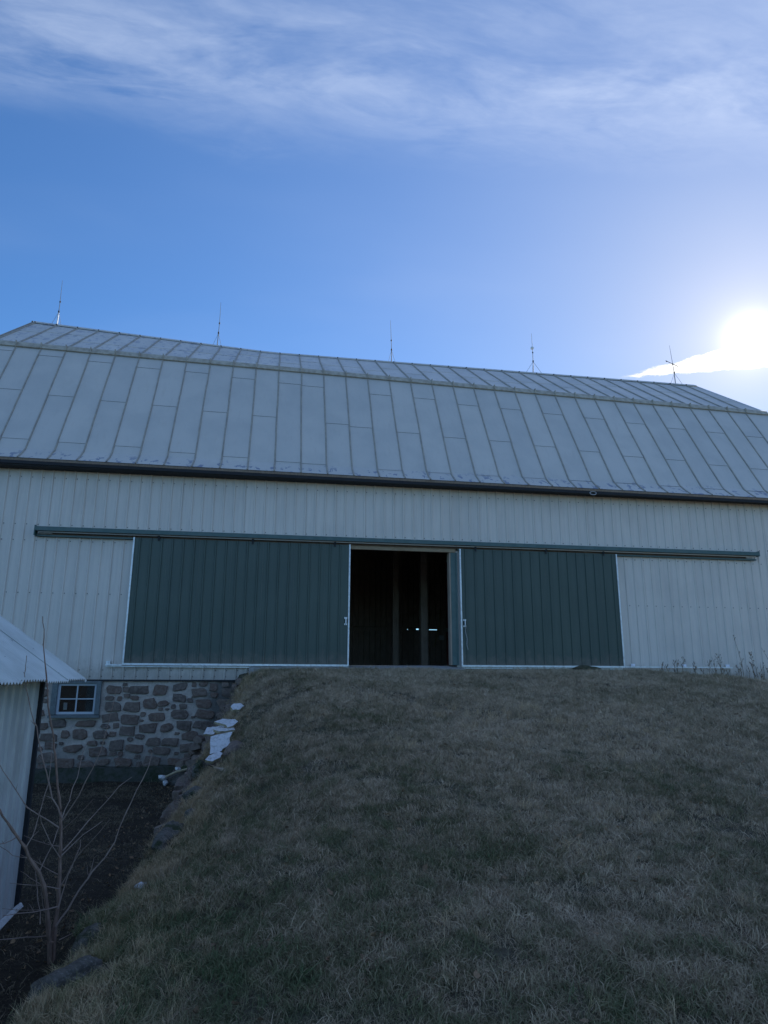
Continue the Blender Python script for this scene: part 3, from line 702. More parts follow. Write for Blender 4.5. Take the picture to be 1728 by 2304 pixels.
# window in the foundation
win = put('window', None, barn, (0, 0, 2.5), label='small four pane window in the stone foundation')
m = MB(); m.box(WX0, WX0+.115, -.05, .07, WZ0+.05, -.347); m.box(WX1-.10, WX1, -.05, .07, WZ0+.05, -.347); m.box(WX0+.115, WX1-.10, -.05, .07, -.40, -.347)
m.hexa([(WX0-.02, -.10, WZ0-.02), (WX1+.02, -.10, WZ0-.02), (WX1+.02, .07, WZ0-.02), (WX0-.02, .07, WZ0-.02), (WX0-.02, -.10, WZ0+.03), (WX1+.02, -.10, WZ0+.03), (WX1+.02, .07, WZ0+.05), (WX0-.02, .07, WZ0+.05)])
bpart(m, 'frame', ['grey window wood'], win)
sx0, sx1, sz0, sz1 = WX0+.117, WX1-.102, WZ0+.052, -.402
m = MB(); fw = .045
m.box(sx0, sx0+fw+.01, .0, .045, sz0, sz1); m.box(sx1-fw, sx1, .0, .045, sz0, sz1); m.box(sx0+fw+.01, sx1-fw, .0, .045, sz0, sz0+fw+.01); m.box(sx0+fw+.01, sx1-fw, .0, .045, sz1-fw, sz1)
mx, mz = (sx0+sx1)/2, (sz0+sz1)/2+.0
m.box(mx-.014, mx+.014, .003, .040, sz0+fw+.01, sz1-fw); m.box(sx0+fw+.01, mx-.014, .005, .038, mz-.012, mz+.012); m.box(mx+.014, sx1-fw, .005, .038, mz-.012, mz+.012)
bpart(m, 'sash', ['white sash paint'], win)
for (a, b) in ((sx0+fw+.01, mx-.014), (mx+.014, sx1-fw)):
    for (c_, d_) in ((sz0+fw+.01, mz-.012), (mz+.012, sz1-fw)):
        m = MB(); m.box(a, b, .020, .024, c_, d_); bpart(m, 'pane', ['window glass'], win)
m = MB(); m.box(sx0+.14, sx0+.22, .030, .034, sz0+.10, sz0+.25); bpart(m, 'paper_note', ['paper'], win)
m = MB(); m.box(WX0, WX1, .075, .079, WZ0, -.35); bpart(m, 'dark_room_sheet', ['dark fascia'], win)  # black sheet painted in for the shaded room behind the panes

# ------------------------------------------------------------------ lightning rods
def rod(x, h, lean, kind, label, spread=.22):
    zb_ = ridge_z(x)+.05; o = thing('lightning_rod', (x, 5.095, zb_), label, 'lightning rod', 'lightning rods along the barn ridge')
    m = MB(); L = lean
    pts = [(0, 0, -.02), (L*.25+.01, 0, h*.28), (L*.55+.012, 0, h*.5), (L, 0, h)]
    m.tube(pts, [.015, .013, .010, .005], 7); put('rod', m.mesh('rod', ['rod steel']), o)
    m = MB(); m.tube([(pts[1][0], 0, h*.26), (pts[1][0]+.002, 0, h*.30)], .026, 8)
    m.tube([(pts[2][0], 0, h*.49), (pts[2][0]+.002, 0, h*.52)], .024, 8); put('clamp', m.mesh('clamp', ['dark fascia']), o)
    for sx, sy in ((-1, -.5), (1, -.5), (0, 1)):
        m = MB(); m.tube([(pts[1][0], 0, h*.27), (sx*spread, sy*.12, -.03-abs(sy)*.05)], .006, 5); put('brace', m.mesh('brace', ['rod steel']), o)
    if kind == 'sleeve':
        m = MB(); m.tube([(0, 0, 0), (L*.22+.01, 0, h*.25)], .024, 8); put('base_tube', m.mesh('base_tube', ['bright aluminium']), o)
    if kind == 'ball':
        m = MB(); R = .062; pr = [(R*math.sin(t)+.002, h*.62-R*math.cos(t)) for t in np.linspace(.08, math.pi-.08, 11)]
        m.tube([(L*.62, 0, z_) for r_, z_ in pr], [r_ for r_, z_ in pr], 14); put('glass_ball', m.mesh('glass_ball', ['white ball glass']), o)
    if kind == 'arrow':
        m = MB(); m.tube([(L*.6-.26, -.04, h*.56), (L*.6+.27, .05, h*.47)], .012, 6)
        m.tube([(L*.6-.30, -.045, h*.567), (L*.6-.24, -.035, h*.553)], [.004, .028], 6); put('arrow', m.mesh('arrow', ['dark fascia']), o)
rod(-7.32, 1.60, -.03+.03, 'sleeve', 'lightning rod with a bright sleeve at its base, nearest the left end of the ridge', .15)
rod(-2.17, 1.60, .03, 'plain', 'plain lightning rod standing above the wider green door, second from the left', .14)
rod(3.83, 1.58, -.04, 'plain', 'thin lightning rod above the dark barn opening, middle of the five', .12)
rod(9.08, 1.55, .0, 'ball', 'lightning rod with a white glass ball halfway up its shaft', .30)
rod(14.72, 1.55, -.10, 'arrow', 'tilted lightning rod with a crossbar arrow in front of the bright cloud', .24)

# ------------------------------------------------------------------ shed on the left
shed = thing('shed', (-2.3, -9.13, -2.4), 'pale metal shed with corrugated roof at the left edge of the yard', 'shed')
SO = Vector((-2.3, -9.13, -2.4))
def spart(mb, name, mats, parent=None, **k): return put(name, mb.mesh(name, mats), parent or shed, tuple(-SO) if (parent is None) else (0, 0, 0), **k)
SY0, SY1, SLX, SRX = -14.2, -9.13, -6.2, -2.29
sw = MB(); sw.box(SRX-.05, SRX-.02, SY0, SY1-.03, -2.42, -.06); sw.box(SLX, SRX-.02, SY1-.03, SY1, -2.42, -.06); sw.box(SLX, SRX-.02, SY0, SY0+.03, -2.42, -.06)
swall = spart(sw, 'wall', ['pale shed steel'])
def ribbed_y(m, x, y0, y1, z0, z1, pitch=.19, h=.018):
    pts = [(x, y0)]; y = math.ceil(y0/pitch)*pitch
    while y < y1:
        if y-.03 > y0 and y+.03 < y1: pts += [(x, y-.026), (x+h, y-.012), (x+h, y+.012), (x, y+.026)]
        y += pitch
    pts.append((x, y1)); n = len(pts)
    m.add([(a, b, z0) for a, b in pts]+[(a, b, z1) for a, b in pts], [(i, i+1, n+i+1, n+i) for i in range(n-1)])
y = SY0; i = 0
while y < SY1-.01:
    y2 = min(y+.76, SY1-.0); m = MB(); ribbed_y(m, SRX+.003*(i % 2), y, y2-.002, -2.36, -.03); spart(m, 'wall_panel', ['pale shed steel'], swall); y = y2; i += 1
m = MB()
for zz_ in (-2.15, -1.5, -.85, -.25):
    for k_ in range(26): yy_ = SY0+.1+k_*.19; m.box(SRX+.004, SRX+.013, yy_-.008+.06, yy_+.008+.06, zz_-.008, zz_+.008)
spart(m, 'screws', ['screw'], swall, kind='stuff')
m = MB(); m.box(SRX-.02, SRX+.035, SY1+.001, SY1+.05, -2.42, -.04); m.box(SRX-.35, SRX-.02, SY1+.001, SY1+.03, -2.42, -.04); spart(m, 'corner_strip', ['dark fascia'])  # near-black strips at the far corner of the shed wall
m = MB(); m.hexa([(SRX+.005, SY0, -2.44), (SRX+.12, SY0, -2.44), (SRX+.12, SY1+.05, -2.44), (SRX+.005, SY1+.05, -2.44), (SRX+.03, SY0, -2.33), (SRX+.05, SY0, -2.33), (SRX+.05, SY1+.05, -2.33), (SRX+.03, SY1+.05, -2.33)])
spart(m, 'skirt_board', ['bright aluminium'])
EXx, EZz, SL = -1.90, -.29, .70
def corr(m, ya, yb, xa, xb, lift=0.0, pitch=.068, amp=.010):
    ys = np.arange(ya, yb+.0001, pitch/6); n = len(ys)
    def row(x, z0): return [(x, y, z0+amp*math.sin(y/pitch*2*math.pi)+lift) for y in ys]
    za, zb = EZz+(EXx-xa)*SL, EZz+(EXx-xb)*SL
    A = row(xa, za); B = row(xb, zb); A2 = [(p[0], p[1], p[2]-.006) for p in A]; B2 = [(p[0], p[1], p[2]-.006) for p in B]
    m.add(A+B, [(i, n+i, n+i+1, i+1) for i in range(n-1)], 0)
    m.add(A2+B2, [(i, i+1, n+i+1, n+i) for i in range(n-1)], 0)
    m.add(A+A2, [(i, i+1, n+i+1, n+i) for i in range(n-1)], 1)
    m.add([A[-1], B[-1], B2[-1], A2[-1]], [(0, 1, 2, 3)], 0); m.add([A[0], B[0], B2[0], A2[0]], [(3, 2, 1, 0)], 0)
sr = MB(); 
sr.hexa([(EXx-.30, SY0, EZz+.15), (EXx-.30, -8.98, EZz+.15), (-4.245, -8.98, EZz+(EXx+4.245)*SL-.05), (-4.245, SY0, EZz+(EXx+4.245)*SL-.05),
         (EXx-.30, SY0, EZz+.21), (EXx-.30, -8.98, EZz+.21), (-4.245, -8.98, EZz+(EXx+4.245)*SL-.0), (-4.245, SY0, EZz+(EXx+4.245)*SL-.0)])
sroof = spart(sr, 'roof', ['old barn board'])
y = SY0; i = 0
while y < -8.9:
    y2 = min(y+.66, -8.88); m = MB(); corr(m, y, y2+(.05 if y2 < -8.9 else 0), EXx-(.012 if i % 2 else 0), -4.245, .022+.008*(i % 2)); spart(m, 'roof_sheet', ['pale shed roof', 'rusty edge'], sroof); y = y2; i += 1
m = MB(); zt = EZz+(EXx+4.245)*SL
m.hexa([(-4.2, SY0, zt+.01), (-4.2, -8.88, zt+.01), (-6.6, -8.88, zt-(2.4)*SL), (-6.6, SY0, zt-2.4*SL), (-4.2, SY0, zt+.03), (-4.2, -8.88, zt+.03), (-6.6, -8.88, zt-2.4*SL+.02), (-6.6, SY0, zt-2.4*SL+.02)])
spart(m, 'far_roof', ['pale shed roof'])
m = MB(); m.add([(SRX-.02, SY1-.01, -.06), (SLX, SY1-.01, -.06), (-4.245, SY1-.01, zt-.12), (SRX-.02, SY1-.04, -.06), (SLX, SY1-.04, -.06), (-4.245, SY1-.04, zt-.12)], [(0, 1, 2), (5, 4, 3), (0, 3, 4, 1), (1, 4, 5, 2), (2, 5, 3, 0)])
spart(m, 'gable', ['old barn board'])
m = MB(); m.box(EXx-.335, EXx-.305, SY0, -8.98, EZz+.10, EZz+.21); spart(m, 'eave_board', ['old barn board'])

# ------------------------------------------------------------------ boulders, boards and rubble along the bank edge
BOULD = []
def boulder(name, loc, size, rot, mt, label, seed, cat='boulder', group='boulders along the edge of the bank', blocky=.35):
    bm = bmesh.new(); bmesh.ops.create_icosphere(bm, subdivisions=4, radius=1.0); r = random.Random(seed); of = Vector((seed*3.1, seed*1.7, seed*.9))
    planes = [(Vector((r.gauss(0, 1), r.gauss(0, 1), r.gauss(0, 1))).normalized(), r.uniform(.62, .85)) for _ in range(9)]
    for v in bm.verts:
        n = v.co.normalized(); d = 1.0
        for pn, pd in planes:
            t = n.dot(pn)
            if t > .05: d = min(d, pd/t)
        d = d*(1-blocky*.3)+blocky*.3
        d += .13*mnoise.noise(n*2.1+of)+.07*mnoise.noise(n*5+of)+.035*mnoise.noise(n*13+of)+.02*mnoise.noise(n*29+of)
        v.co = Vector((n.x*d*size[0], n.y*d*size[1], n.z*d*size[2]))
    BOULD.append((loc[0], loc[1], size[0], size[1], rot[2]))
    me = bpy.data.meshes.new(name); bm.to_mesh(me); bm.free(); me.materials.append(MATS[mt]); me.polygons.foreach_set('use_smooth', [True]*len(me.polygons))
    o = put(name, me, None, loc, label, cat, group); o.rotation_euler = rot; return o
def at_x(px, py, x): return on_plane(px, py, 0, x)
def at_y(px, py, y): return on_plane(px, py, 1, y)
def G_(px, py, dx=0, dy=0, dz=0): p = ground_hit(px, py); return (p[0]+dx, p[1]+dy, p[2]+dz)
boulder('boulder', G_(152, 2206, 0, .0, -.01), (.23, .12, .10), (0, -.10, .75), 'granite boulder', 'large flat granite boulder in the grass nearest the camera, below the bare sapling', 3)
boulder('boulder', G_(212, 2112, -.02, 0, -.015), (.10, .16, .10), (.1, 0, -.3), 'granite boulder', 'rounded mossy boulder half buried in grass right of the sapling foot', 5)
boulder('boulder', G_(397, 1885, -.06, 0, .02), (.13, .60, .12), (.05, 0, -.12), 'granite boulder', 'long low boulder edging the dark yard halfway up the bank', 8)
boulder('boulder', G_(455, 1792, -.08, 0, .01), (.22, .36, .14), (0, .03, .1), 'granite boulder', 'blocky grey slab of stone protruding from the bank below the dark block', 11, blocky=.1)
boulder('boulder', G_(455, 1738, 0, 0, .02), (.17, .22, .20), (0, 0, .3), 'granite boulder', 'dark upright stone block in the wing wall under the white boards', 14, blocky=.1)
boulder('boulder', G_(530, 1688, .02, 0, .0), (.21, .24, .14), (0, 0, 0), 'brown boulder', 'round brown boulder touching the right side of the largest white board', 17)
boulder('boulder', G_(503, 1606, .0, 0, .0), (.19, .20, .16), (0, .1, 0), 'brown boulder', 'domed brown boulder under the highest white fragment', 21)
boulder('boulder', G_(432, 1842, 0, 0, .03), (.10, .14, .09), (0, 0, .5), 'granite boulder', 'small grey stone between the blocky slab and the long low boulder', 24)
boulder('boulder', G_(490, 1722, .0, 0, .02), (.18, .16, .07), (0, .2, .2), 'brown boulder', 'flat brown stone poking from dry grass below the white boards', 27)
p = ground_hit(318, 1996); boulder('white_stone', (p[0], p[1], p[2]+.01), (.055, .05, .035), (0, 0, 0), 'white board face', 'small white stone lying where the bank meets the yard', 30, 'stone', None)
# rubble stones of the broken wing wall
rr = random.Random(5); wing = thing('wing_wall', (-.85, -.8, -1.2), 'tumbled rubble wing wall between the stone foundation and the grassy bank', 'retaining wall')
WO = Vector((-.85, -.8, -1.2))
spots = []
for i in range(120):
    y_ = -rr.uniform(.15, 6.6); xe = float(np.interp(y_, EY, EX)); x_ = xe+rr.uniform(-.24, .16 if y_ < -3.5 else .24); w = rr.uniform(.05, .15)
    spots.append((x_, y_, float(height(x_, y_))+w*rr.uniform(-.2, .35), w))
for i in range(44):
    x_ = rr.uniform(-1.9, -.75); y_ = -rr.uniform(.05, .75); top_ = min(-.5, -2.35+(x_+1.9)*1.55); w = rr.uniform(.07, .15)
    spots.append((x_, y_*(1-(top_+2.4)/3), rr.uniform(-2.45, top_), w))
for i, (x_, y_, z_, w) in enumerate(spots):
    bm = bmesh.new(); bmesh.ops.create_icosphere(bm, subdivisions=3, radius=1.0); of = Vector((i*2.3, i*.7, 0))
    for v in bm.verts:
        n = v.co.normalized(); d = 1+.30*mnoise.noise(n*1.6+of)+.08*mnoise.noise(n*5+of); v.co = Vector((max(-.70, min(.70, n.x*d))*w*1.4, max(-.72, min(.72, n.y*d))*w*1.5, max(-.60, min(.60, n.z*d))*w))
    me = bpy.data.meshes.new('stone'); bm.to_mesh(me); bm.free(); me.materials.append(MATS['field stone' if i % 3 else 'brown boulder'])
    o = put('stone', me, wing, tuple(Vector((x_, y_, z_))-WO)); o.rotation_euler = (rr.uniform(-.3, .3), rr.uniform(-.3, .3), rr.uniform(-.8, .8))

def board(px_pts, yplane, thick, label, tiltdir=(0, -.25, -1.0), name='broken_board', back='yellowed board core'):
    """broken flat board: outline given by points on its real sloping plane, extruded by its thickness"""
    rq = random.Random(int(px_pts[0][0])); fine = []
    for i, (a, b) in enumerate(px_pts):      # chipped outline
        a2, b2 = px_pts[(i+1) % len(px_pts)]; fine.append((a, b))
        for t in (.33, .66): fine.append((a+(a2-a)*t+rq.uniform(-1, 1), b+(b2-b)*t+rq.uniform(-.9, .9)))
    px_pts = fine; P = []
    n = Vector(tiltdir).normalized()          # plane normal
    mxp = max(q[0] for q in px_pts); hit = ground_hit(mxp+4, sum(q[1] for q in px_pts)/len(px_pts)+6); yplane = hit[1]-.16-yplane*0
    c0 = Vector(at_y(*px_pts[0], yplane))
    for (a, b) in px_pts:
        d = Vector(ray(a, b)); o = Vector(CAM_P); t = (c0-o).dot(n)/d.dot(n); P.append(o+d*t)
    cen = sum(P, Vector())/len(P); k = len(P); off = n*thick*(1 if n.dot(Vector(CAM_P)-cen) < 0 else -1)
    m = MB(); m.add([p-cen for p in P]+[p-cen+off for p in P], [tuple(range(k))], 0)
    m.add([p-cen for p in P]+[p-cen+off for p in P], [tuple(range(2*k-1, k-1, -1))]+[(i, (i+1) % k, (i+1) % k+k, i+k) for i in range(k)], 1)
    me = m.mesh(name, ['white board face', back]); return put(name, me, None, tuple(cen), label, 'board', 'broken white boards on the wing wall')
board([(474, 1657), (523, 1646), (516, 1663), (521, 1676), (502, 1684), (497, 1690), (472, 1697)], -1.75, .05, 'largest broken white board, lying face up on the wing wall', (-.1, -.75, .65))
board([(461, 1709), (470, 1700), (492, 1690), (501, 1694), (496, 1704), (478, 1713)], -1.95, .05, 'pointed white board fragment just below the largest one', (0, -.55, .75))
board([(482, 1624), (500, 1617), (529, 1618), (519, 1627), (509, 1631)], -1.15, .035, 'clean white wedge of board highest of the stacked sheets', (0, -.25, .95))
board([(480, 1641), (494, 1638), (527, 1637), (528, 1642), (505, 1645), (490, 1645)], -1.35, .04, 'thin white strip of board between the wedge and the largest board', (0, -.2, .95))
board([(509, 1631), (529, 1618), (536, 1623), (522, 1634), (512, 1637)], -1.25, .04, 'tan edged board fragment leaning on the right of the white wedge', (.1, -.5, .8))
board([(457, 1652), (466, 1636), (487, 1635), (507, 1629), (506, 1636), (484, 1645), (481, 1652)], -1.40, .04, 'greenish stained board sticking out over the wall on the left', (0, -.45, .8))
board([(519, 1589), (526, 1583), (541, 1582), (549, 1588), (540, 1596), (524, 1597)], -.75, .06, 'white chunk of board near the top of the bank, apart from the pile', (.05, -.45, .8))
# white rubble and a rotten stick at the foot of the foundation
p = at_y(366, 1750, -.75); boulder('rubble_stone', (p[0], p[1], p[2]), (.11, .12, .06), (0, .4, .2), 'white board face', 'white chunk at the lower end of the rotten stick', 41, 'rubble', 'white rubble at the wall foot')
p = at_y(372, 1762, -.85); boulder('rubble_stone', (p[0], p[1], p[2]), (.07, .07, .06), (0, 0, 0), 'white board face', 'rounded pale lump lowest in the rubble at the wall foot', 43, 'rubble', 'white rubble at the wall foot')
p = at_y(400, 1730, -.75); boulder('rubble_stone', (p[0], p[1], p[2]), (.07, .06, .04), (0, .2, 0), 'white board face', 'small white chunk midway along the rotten stick', 47, 'rubble', 'white rubble at the wall foot')
p = at_y(400, 1752, -.6); boulder('rubble_stone', (p[0]+.05, p[1], p[2]-.03), (.34, .22, .22), (0, -.25, 0), 'granite boulder', 'grey stone heap under the rotten stick by the foundation', 51, 'rubble', 'rubble at the wall foot')
p = at_y(425, 1728, -.5); boulder('rubble_stone', (p[0]+.05, p[1], p[2]), (.24, .2, .13), (0, -.3, .3), 'granite boulder', 'flat grey stone at the upper end of the rotten stick', 53, 'rubble', 'rubble at the wall foot')
m = MB(); a_, b_ = Vector(at_y(372, 1748, -.85)), Vector(at_y(440, 1722, -.75)); cen = a_
m.tube([Vector(), (b_-a_)*.35+Vector((0, 0, .015)), (b_-a_)*.7-Vector((0, 0, .01)), b_-a_], [.022, .028, .024, .012], 7)
put('rotten_stick', m.mesh('rotten_stick', ['yellowed board core']), None, tuple(cen), 'rotten pale stick lying across the rubble at the foundation foot', 'stick')
m = MB(); a_, b_ = Vector(ground_hit(478, 1732)), Vector(ground_hit(535, 1758)); a_.z += .04; b_.z += .03
m.tube([Vector(), (b_-a_)*.5+Vector((0, 0, .03)), b_-a_], [.014, .03, .008], 6); m.tube([Vector((.02, -.02, .0)), (b_-a_)*.5+Vector((.02, -.03, 0)), (b_-a_)*.8], [.01, .018, .006], 6)
put('weathered_stick', m.mesh('weathered_stick', ['post timber']), None, tuple(a_), 'weathered grey stick poking out of the bank below the white boards', 'stick')
# soil lump covering the guide rail
p = (7.95, -.12, -.02); boulder('soil_mound', p, (.42, .14, .10), (0, 0, 0), 'turf soil', 'small mound of earth heaped against the bottom of the narrower green door', 60, 'mound', None)

# ------------------------------------------------------------------ bare sapling
TY = -10.65
base = Vector(at_y(116, 2180, TY)); base.z = float(height(base.x, base.y))-.03
tree = thing('bare_sapling', tuple(base), 'leafless reddish sapling with two stems in front of the shed and yard', 'tree')
tr = random.Random(3)
def limb(name, pts, r0, r1, dy0, dy1, mt, knobs=True):
    P = [Vector(at_y(a, b, TY+dy0+(dy1-dy0)*i/max(1, len(pts)-1))) for i, (a, b) in enumerate(pts)]
    Q = []                                   # subdivide with small kinks like real twigs
    for i in range(len(P)-1):
        L = (P[i+1]-P[i]).length; n = max(2, int(L/.09))
        for k in range(n):
            t = k/n; q = P[i].lerp(P[i+1], t)
            if i or k: q += Vector((tr.uniform(-1, 1), tr.uniform(-1, 1), tr.uniform(-.4, .4)))*min(.007, L*.04)
            Q.append(q)
    Q.append(P[-1]); n = len(Q); R = [(r0+(r1-r0)*(i/(n-1))**.8)*(1.0+(.28 if knobs and i % 3 == 0 else 0)) for i in range(n)]
    m = MB(); m.tube([q-base for q in Q], R, 6)
    if knobs:                                # buds / short spurs
        for i in range(2, n-1, 3):
            d = Vector((tr.uniform(-1, 1), tr.uniform(-1, 1), tr.uniform(.2, 1))).normalized()*tr.choice([.012, .016, .022, .03, .07])
            m.tube([Q[i]-base, Q[i]-base+d], [R[i]*.8, .0012], 4)
    put(name, m.mesh(name, [mt]), tree)
limb('trunk', [(120,2195),(121,2121),(128,2061),(133,2001),(136,1940),(137,1895),(136,1850),(137,1827),(130,1769),(123,1704),(119,1661),(108,1588),(103,1516),(99,1452),(98,1416),(96,1387)], .019, .0030, 0, .25, 'sapling bark')
limb('trunk', [(113,2190),(110,2121),(107,2046),(99,1995),(87,1961),(66,1931),(57,1907),(39,1883),(15,1850),(-2,1822),(-30,1770)], .020, .006, 0, -.35, 'sapling bark')
BR = [([(137,1838),(119,1795),(105,1740),(90,1682),(83,1635),(76,1625),(65,1574),(56,1516),(58,1497),(60,1475)], .0085, .003, .08, -.1),
 ([(139,1842),(155,1802),(174,1748),(181,1711),(195,1675)], .006, .002, .05, .4),
 ([(141,1845),(177,1791),(213,1722),(235,1661),(253,1596),(262,1549)], .007, .002, .05, -.2),
 ([(125,2085),(151,2046),(181,1998),(208,1961),(235,1931),(256,1895),(282,1831),(307,1777),(333,1726),(342,1693)], .010, .003, .0, .3),
 ([(141,1914),(181,1871),(217,1827),(268,1769),(297,1748)], .006, .002, .03, .5),
 ([(141,1867),(174,1838),(210,1798)], .005, .002, .03, -.3),
 ([(138,1925),(188,1878),(231,1847)], .005, .002, .03, .3),
 ([(136,1995),(174,1925),(203,1896),(246,1845)], .006, .002, 0, -.25),
 ([(130,2045),(151,1970),(172,1925),(181,1904),(181,1889)], .006, .002, 0, .2),
 ([(132,1862),(61,1816),(33,1777),(-5,1712)], .007, .003, .05, -.3),
 ([(133,1904),(99,1898),(54,1880)], .0045, .0018, .03, .3),
 ([(107,2106),(60,2109),(-5,2115)], .006, .003, 0, -.3),
 ([(130,2040),(75,2052),(6,2061)], .0055, .0025, 0, -.4),
 ([(104,2046),(45,2047),(5,2044)], .0045, .002, 0, .3),
 ([(134,2000),(90,1992),(22,1987)], .005, .002, 0, -.2),
 ([(90,1958),(120,1895),(132,1862)], .005, .003, -.1, .05),
 ([(135,1930),(117,1898),(93,1850),(88,1830)], .005, .0025, .02, -.2),
 ([(57,1909),(72,1883),(84,1850),(108,1762),(115,1700),(118,1660)], .006, .0025, -.15, .1),
 ([(129,1967),(75,1937),(45,1922)], .0045, .002, 0, .3),
 ([(133,2115),(169,2097),(193,2079)], .004, .0015, 0, .25),
 ([(123,2163),(145,2139),(169,2112),(185,2078)], .004, .0015, 0, -.15),
 ([(126,2178),(166,2157),(190,2140)], .004, .0015, 0, .2),
 ([(200,1972),(211,1931),(206,1960)], .003, .0012, .2, .25), ([(181,2000),(200,1975),(196,1945)], .003, .0012, .2, .3),
 ([(230,1935),(240,1930),(256,1930)], .003, .0012, .2, .1), ([(90,2080),(84,2000),(80,1960)], .005, .002, 0, .3),
 ([(110,2085),(100,2045),(92,2000)], .004, .002, 0, -.2), ([(39,1883),(10,1898),(-5,1898)], .005, .003, -.2, -.4),
 ([(60,1930),(30,1925),(0,1905),(-8,1900)], .004, .002, -.2, .1), ([(98,1995),(70,1975),(46,1960)], .004, .0018, -.05, .2)]
for pts, a_, b_, d0, d1 in BR: limb('branch', pts, a_*.78, b_*.8, d0, d1, 'twig bark')

# ------------------------------------------------------------------ dry weeds by the barn on the right
wr = random.Random(9)
def weed(x, y, h, lean, label, branches=5, group='dry weed stalks along the barn wall'):
    z = float(height(x, y)); m = MB(); pts = [Vector((0, 0, -.03))]
    for k in range(1, 6): t = k/5; pts.append(Vector((lean*t*t+wr.uniform(-.01, .01), wr.uniform(-.02, .02), h*t)))
    m.tube(pts, [.0075, .007, .006, .005, .004, .0025], 5)
    for b in range(branches):
        t = wr.uniform(.35, .97); i = int(t*5); p0 = pts[i].lerp(pts[min(i+1, 5)], t*5-i); L = wr.uniform(.05, .16)*(1.3-t)*1.5; sx = wr.choice([-1, 1])
        p1 = p0+Vector((sx*L*.5, wr.uniform(-.04, .04), L)); m.tube([p0, p1], [.0035, .002], 4)
        for q in range(3):
            c_ = p0.lerp(p1, wr.uniform(.5, 1))+Vector((wr.uniform(-.01, .01), 0, wr.uniform(-.01, .01))); m.tube([c_-Vector((0, 0, .010)), c_, c_+Vector((0, 0, .010))], [.002, .0095, .002], 5)
    for q in range(3):      # withered basal leaves
        a_ = wr.uniform(0, 6.28); m.tube([Vector((0, 0, .01)), Vector((math.cos(a_)*.06, math.sin(a_)*.04, wr.uniform(.06, .14))), Vector((math.cos(a_)*.12, math.sin(a_)*.08, wr.uniform(.01, .10)))], [.004, .005, .001], 4)
    put('dry_weed', m.mesh('dry_weed', ['dry stalk']), None, (x, y, z), label, 'weed', group)
shared = 'thin brown dry weed stalk in the fringe of weeds along the pale barn wall'
for i in range(48):
    x = wr.uniform(9.6, 14.4); shared, grp = ('thin dry weed stalk before the guide rail, left of its middle bracket', 'weeds left of the middle rail bracket') if x < 10.66 else ('thin dry weed stalk before the rail between its middle and last brackets', 'weeds between the middle and last rail brackets') if x < 11.9 else ('thin dry weed stalk before pale siding right of the guide rail end', 'weeds right of the guide rail end'); weed(x, -wr.uniform(.2, .9), wr.uniform(.25, .70)*(.7+.3*(x > 11)), wr.uniform(-.12, .12), shared, wr.randint(2, 7), grp)
weed(12.05, -.5, 1.25, -.20, 'tallest dry weed stalk leaning left beside the right end of the guide rail', 6)
weed(13.0, -.4, 1.05, -.28, 'tall leaning dry stalk at the right edge of the barn wall', 3)
weed(12.35, -.5, .85, -.08, 'bushy seeded dry weed right of the guide rail end', 16)

# ------------------------------------------------------------------ grass
def tuft(name, n, hmin, hmax, spread, bend, width, mt, seed):
    r = random.Random(seed); m = MB()
    for i in range(n):
        a = r.uniform(0, 6.283); rad = spread*math.sqrt(r.random()); bx, by = math.cos(a)*rad, math.sin(a)*rad
        h = r.uniform(hmin, hmax); d = r.uniform(0, 6.283); dx, dy = math.cos(d), math.sin(d); b = bend*r.uniform(.3, 1.3)*h; w = width*r.uniform(.7, 1.3)
        p = [(bx, by, -.01), (bx+dx*b*.35, by+dy*b*.35, h*.55), (bx+dx*b, by+dy*b, h*r.uniform(.55, 1.0)), ]
        e = r.uniform(0, 3.14); sx, sy = math.cos(e)*w, math.sin(e)*w
        m.add([(p[0][0]-sx, p[0][1]-sy, p[0][2]), (p[0][0]+sx, p[0][1]+sy, p[0][2]), (p[1][0]+sx*.8, p[1][1]+sy*.8, p[1][2]), (p[1][0]-sx*.8, p[1][1]-sy*.8, p[1][2]), p[2]], [(0, 1, 2, 3), (3, 2, 4)])
    me = m.mesh(name, [mt]); return bpy.data.objects.new(name, me)
short = bpy.data.collections.new('short turf tufts'); tall = bpy.data.collections.new('long grass tufts'); litter = bpy.data.collections.new('litter tufts')
for i in range(5): short.objects.link(tuft('turf_tuft', 34, .014, .050, .10, 1.9, .0019, 'grass blade', i))
for i in range(4): tall.objects.link(tuft('long_tuft', 30, .07, .19, .08, .9, .0022, 'dry grass blade', 20+i))
for i in range(3): litter.objects.link(tuft('litter_tuft', 10, .008, .03, .10, 3.0, .0022, 'yard litter', 40+i))
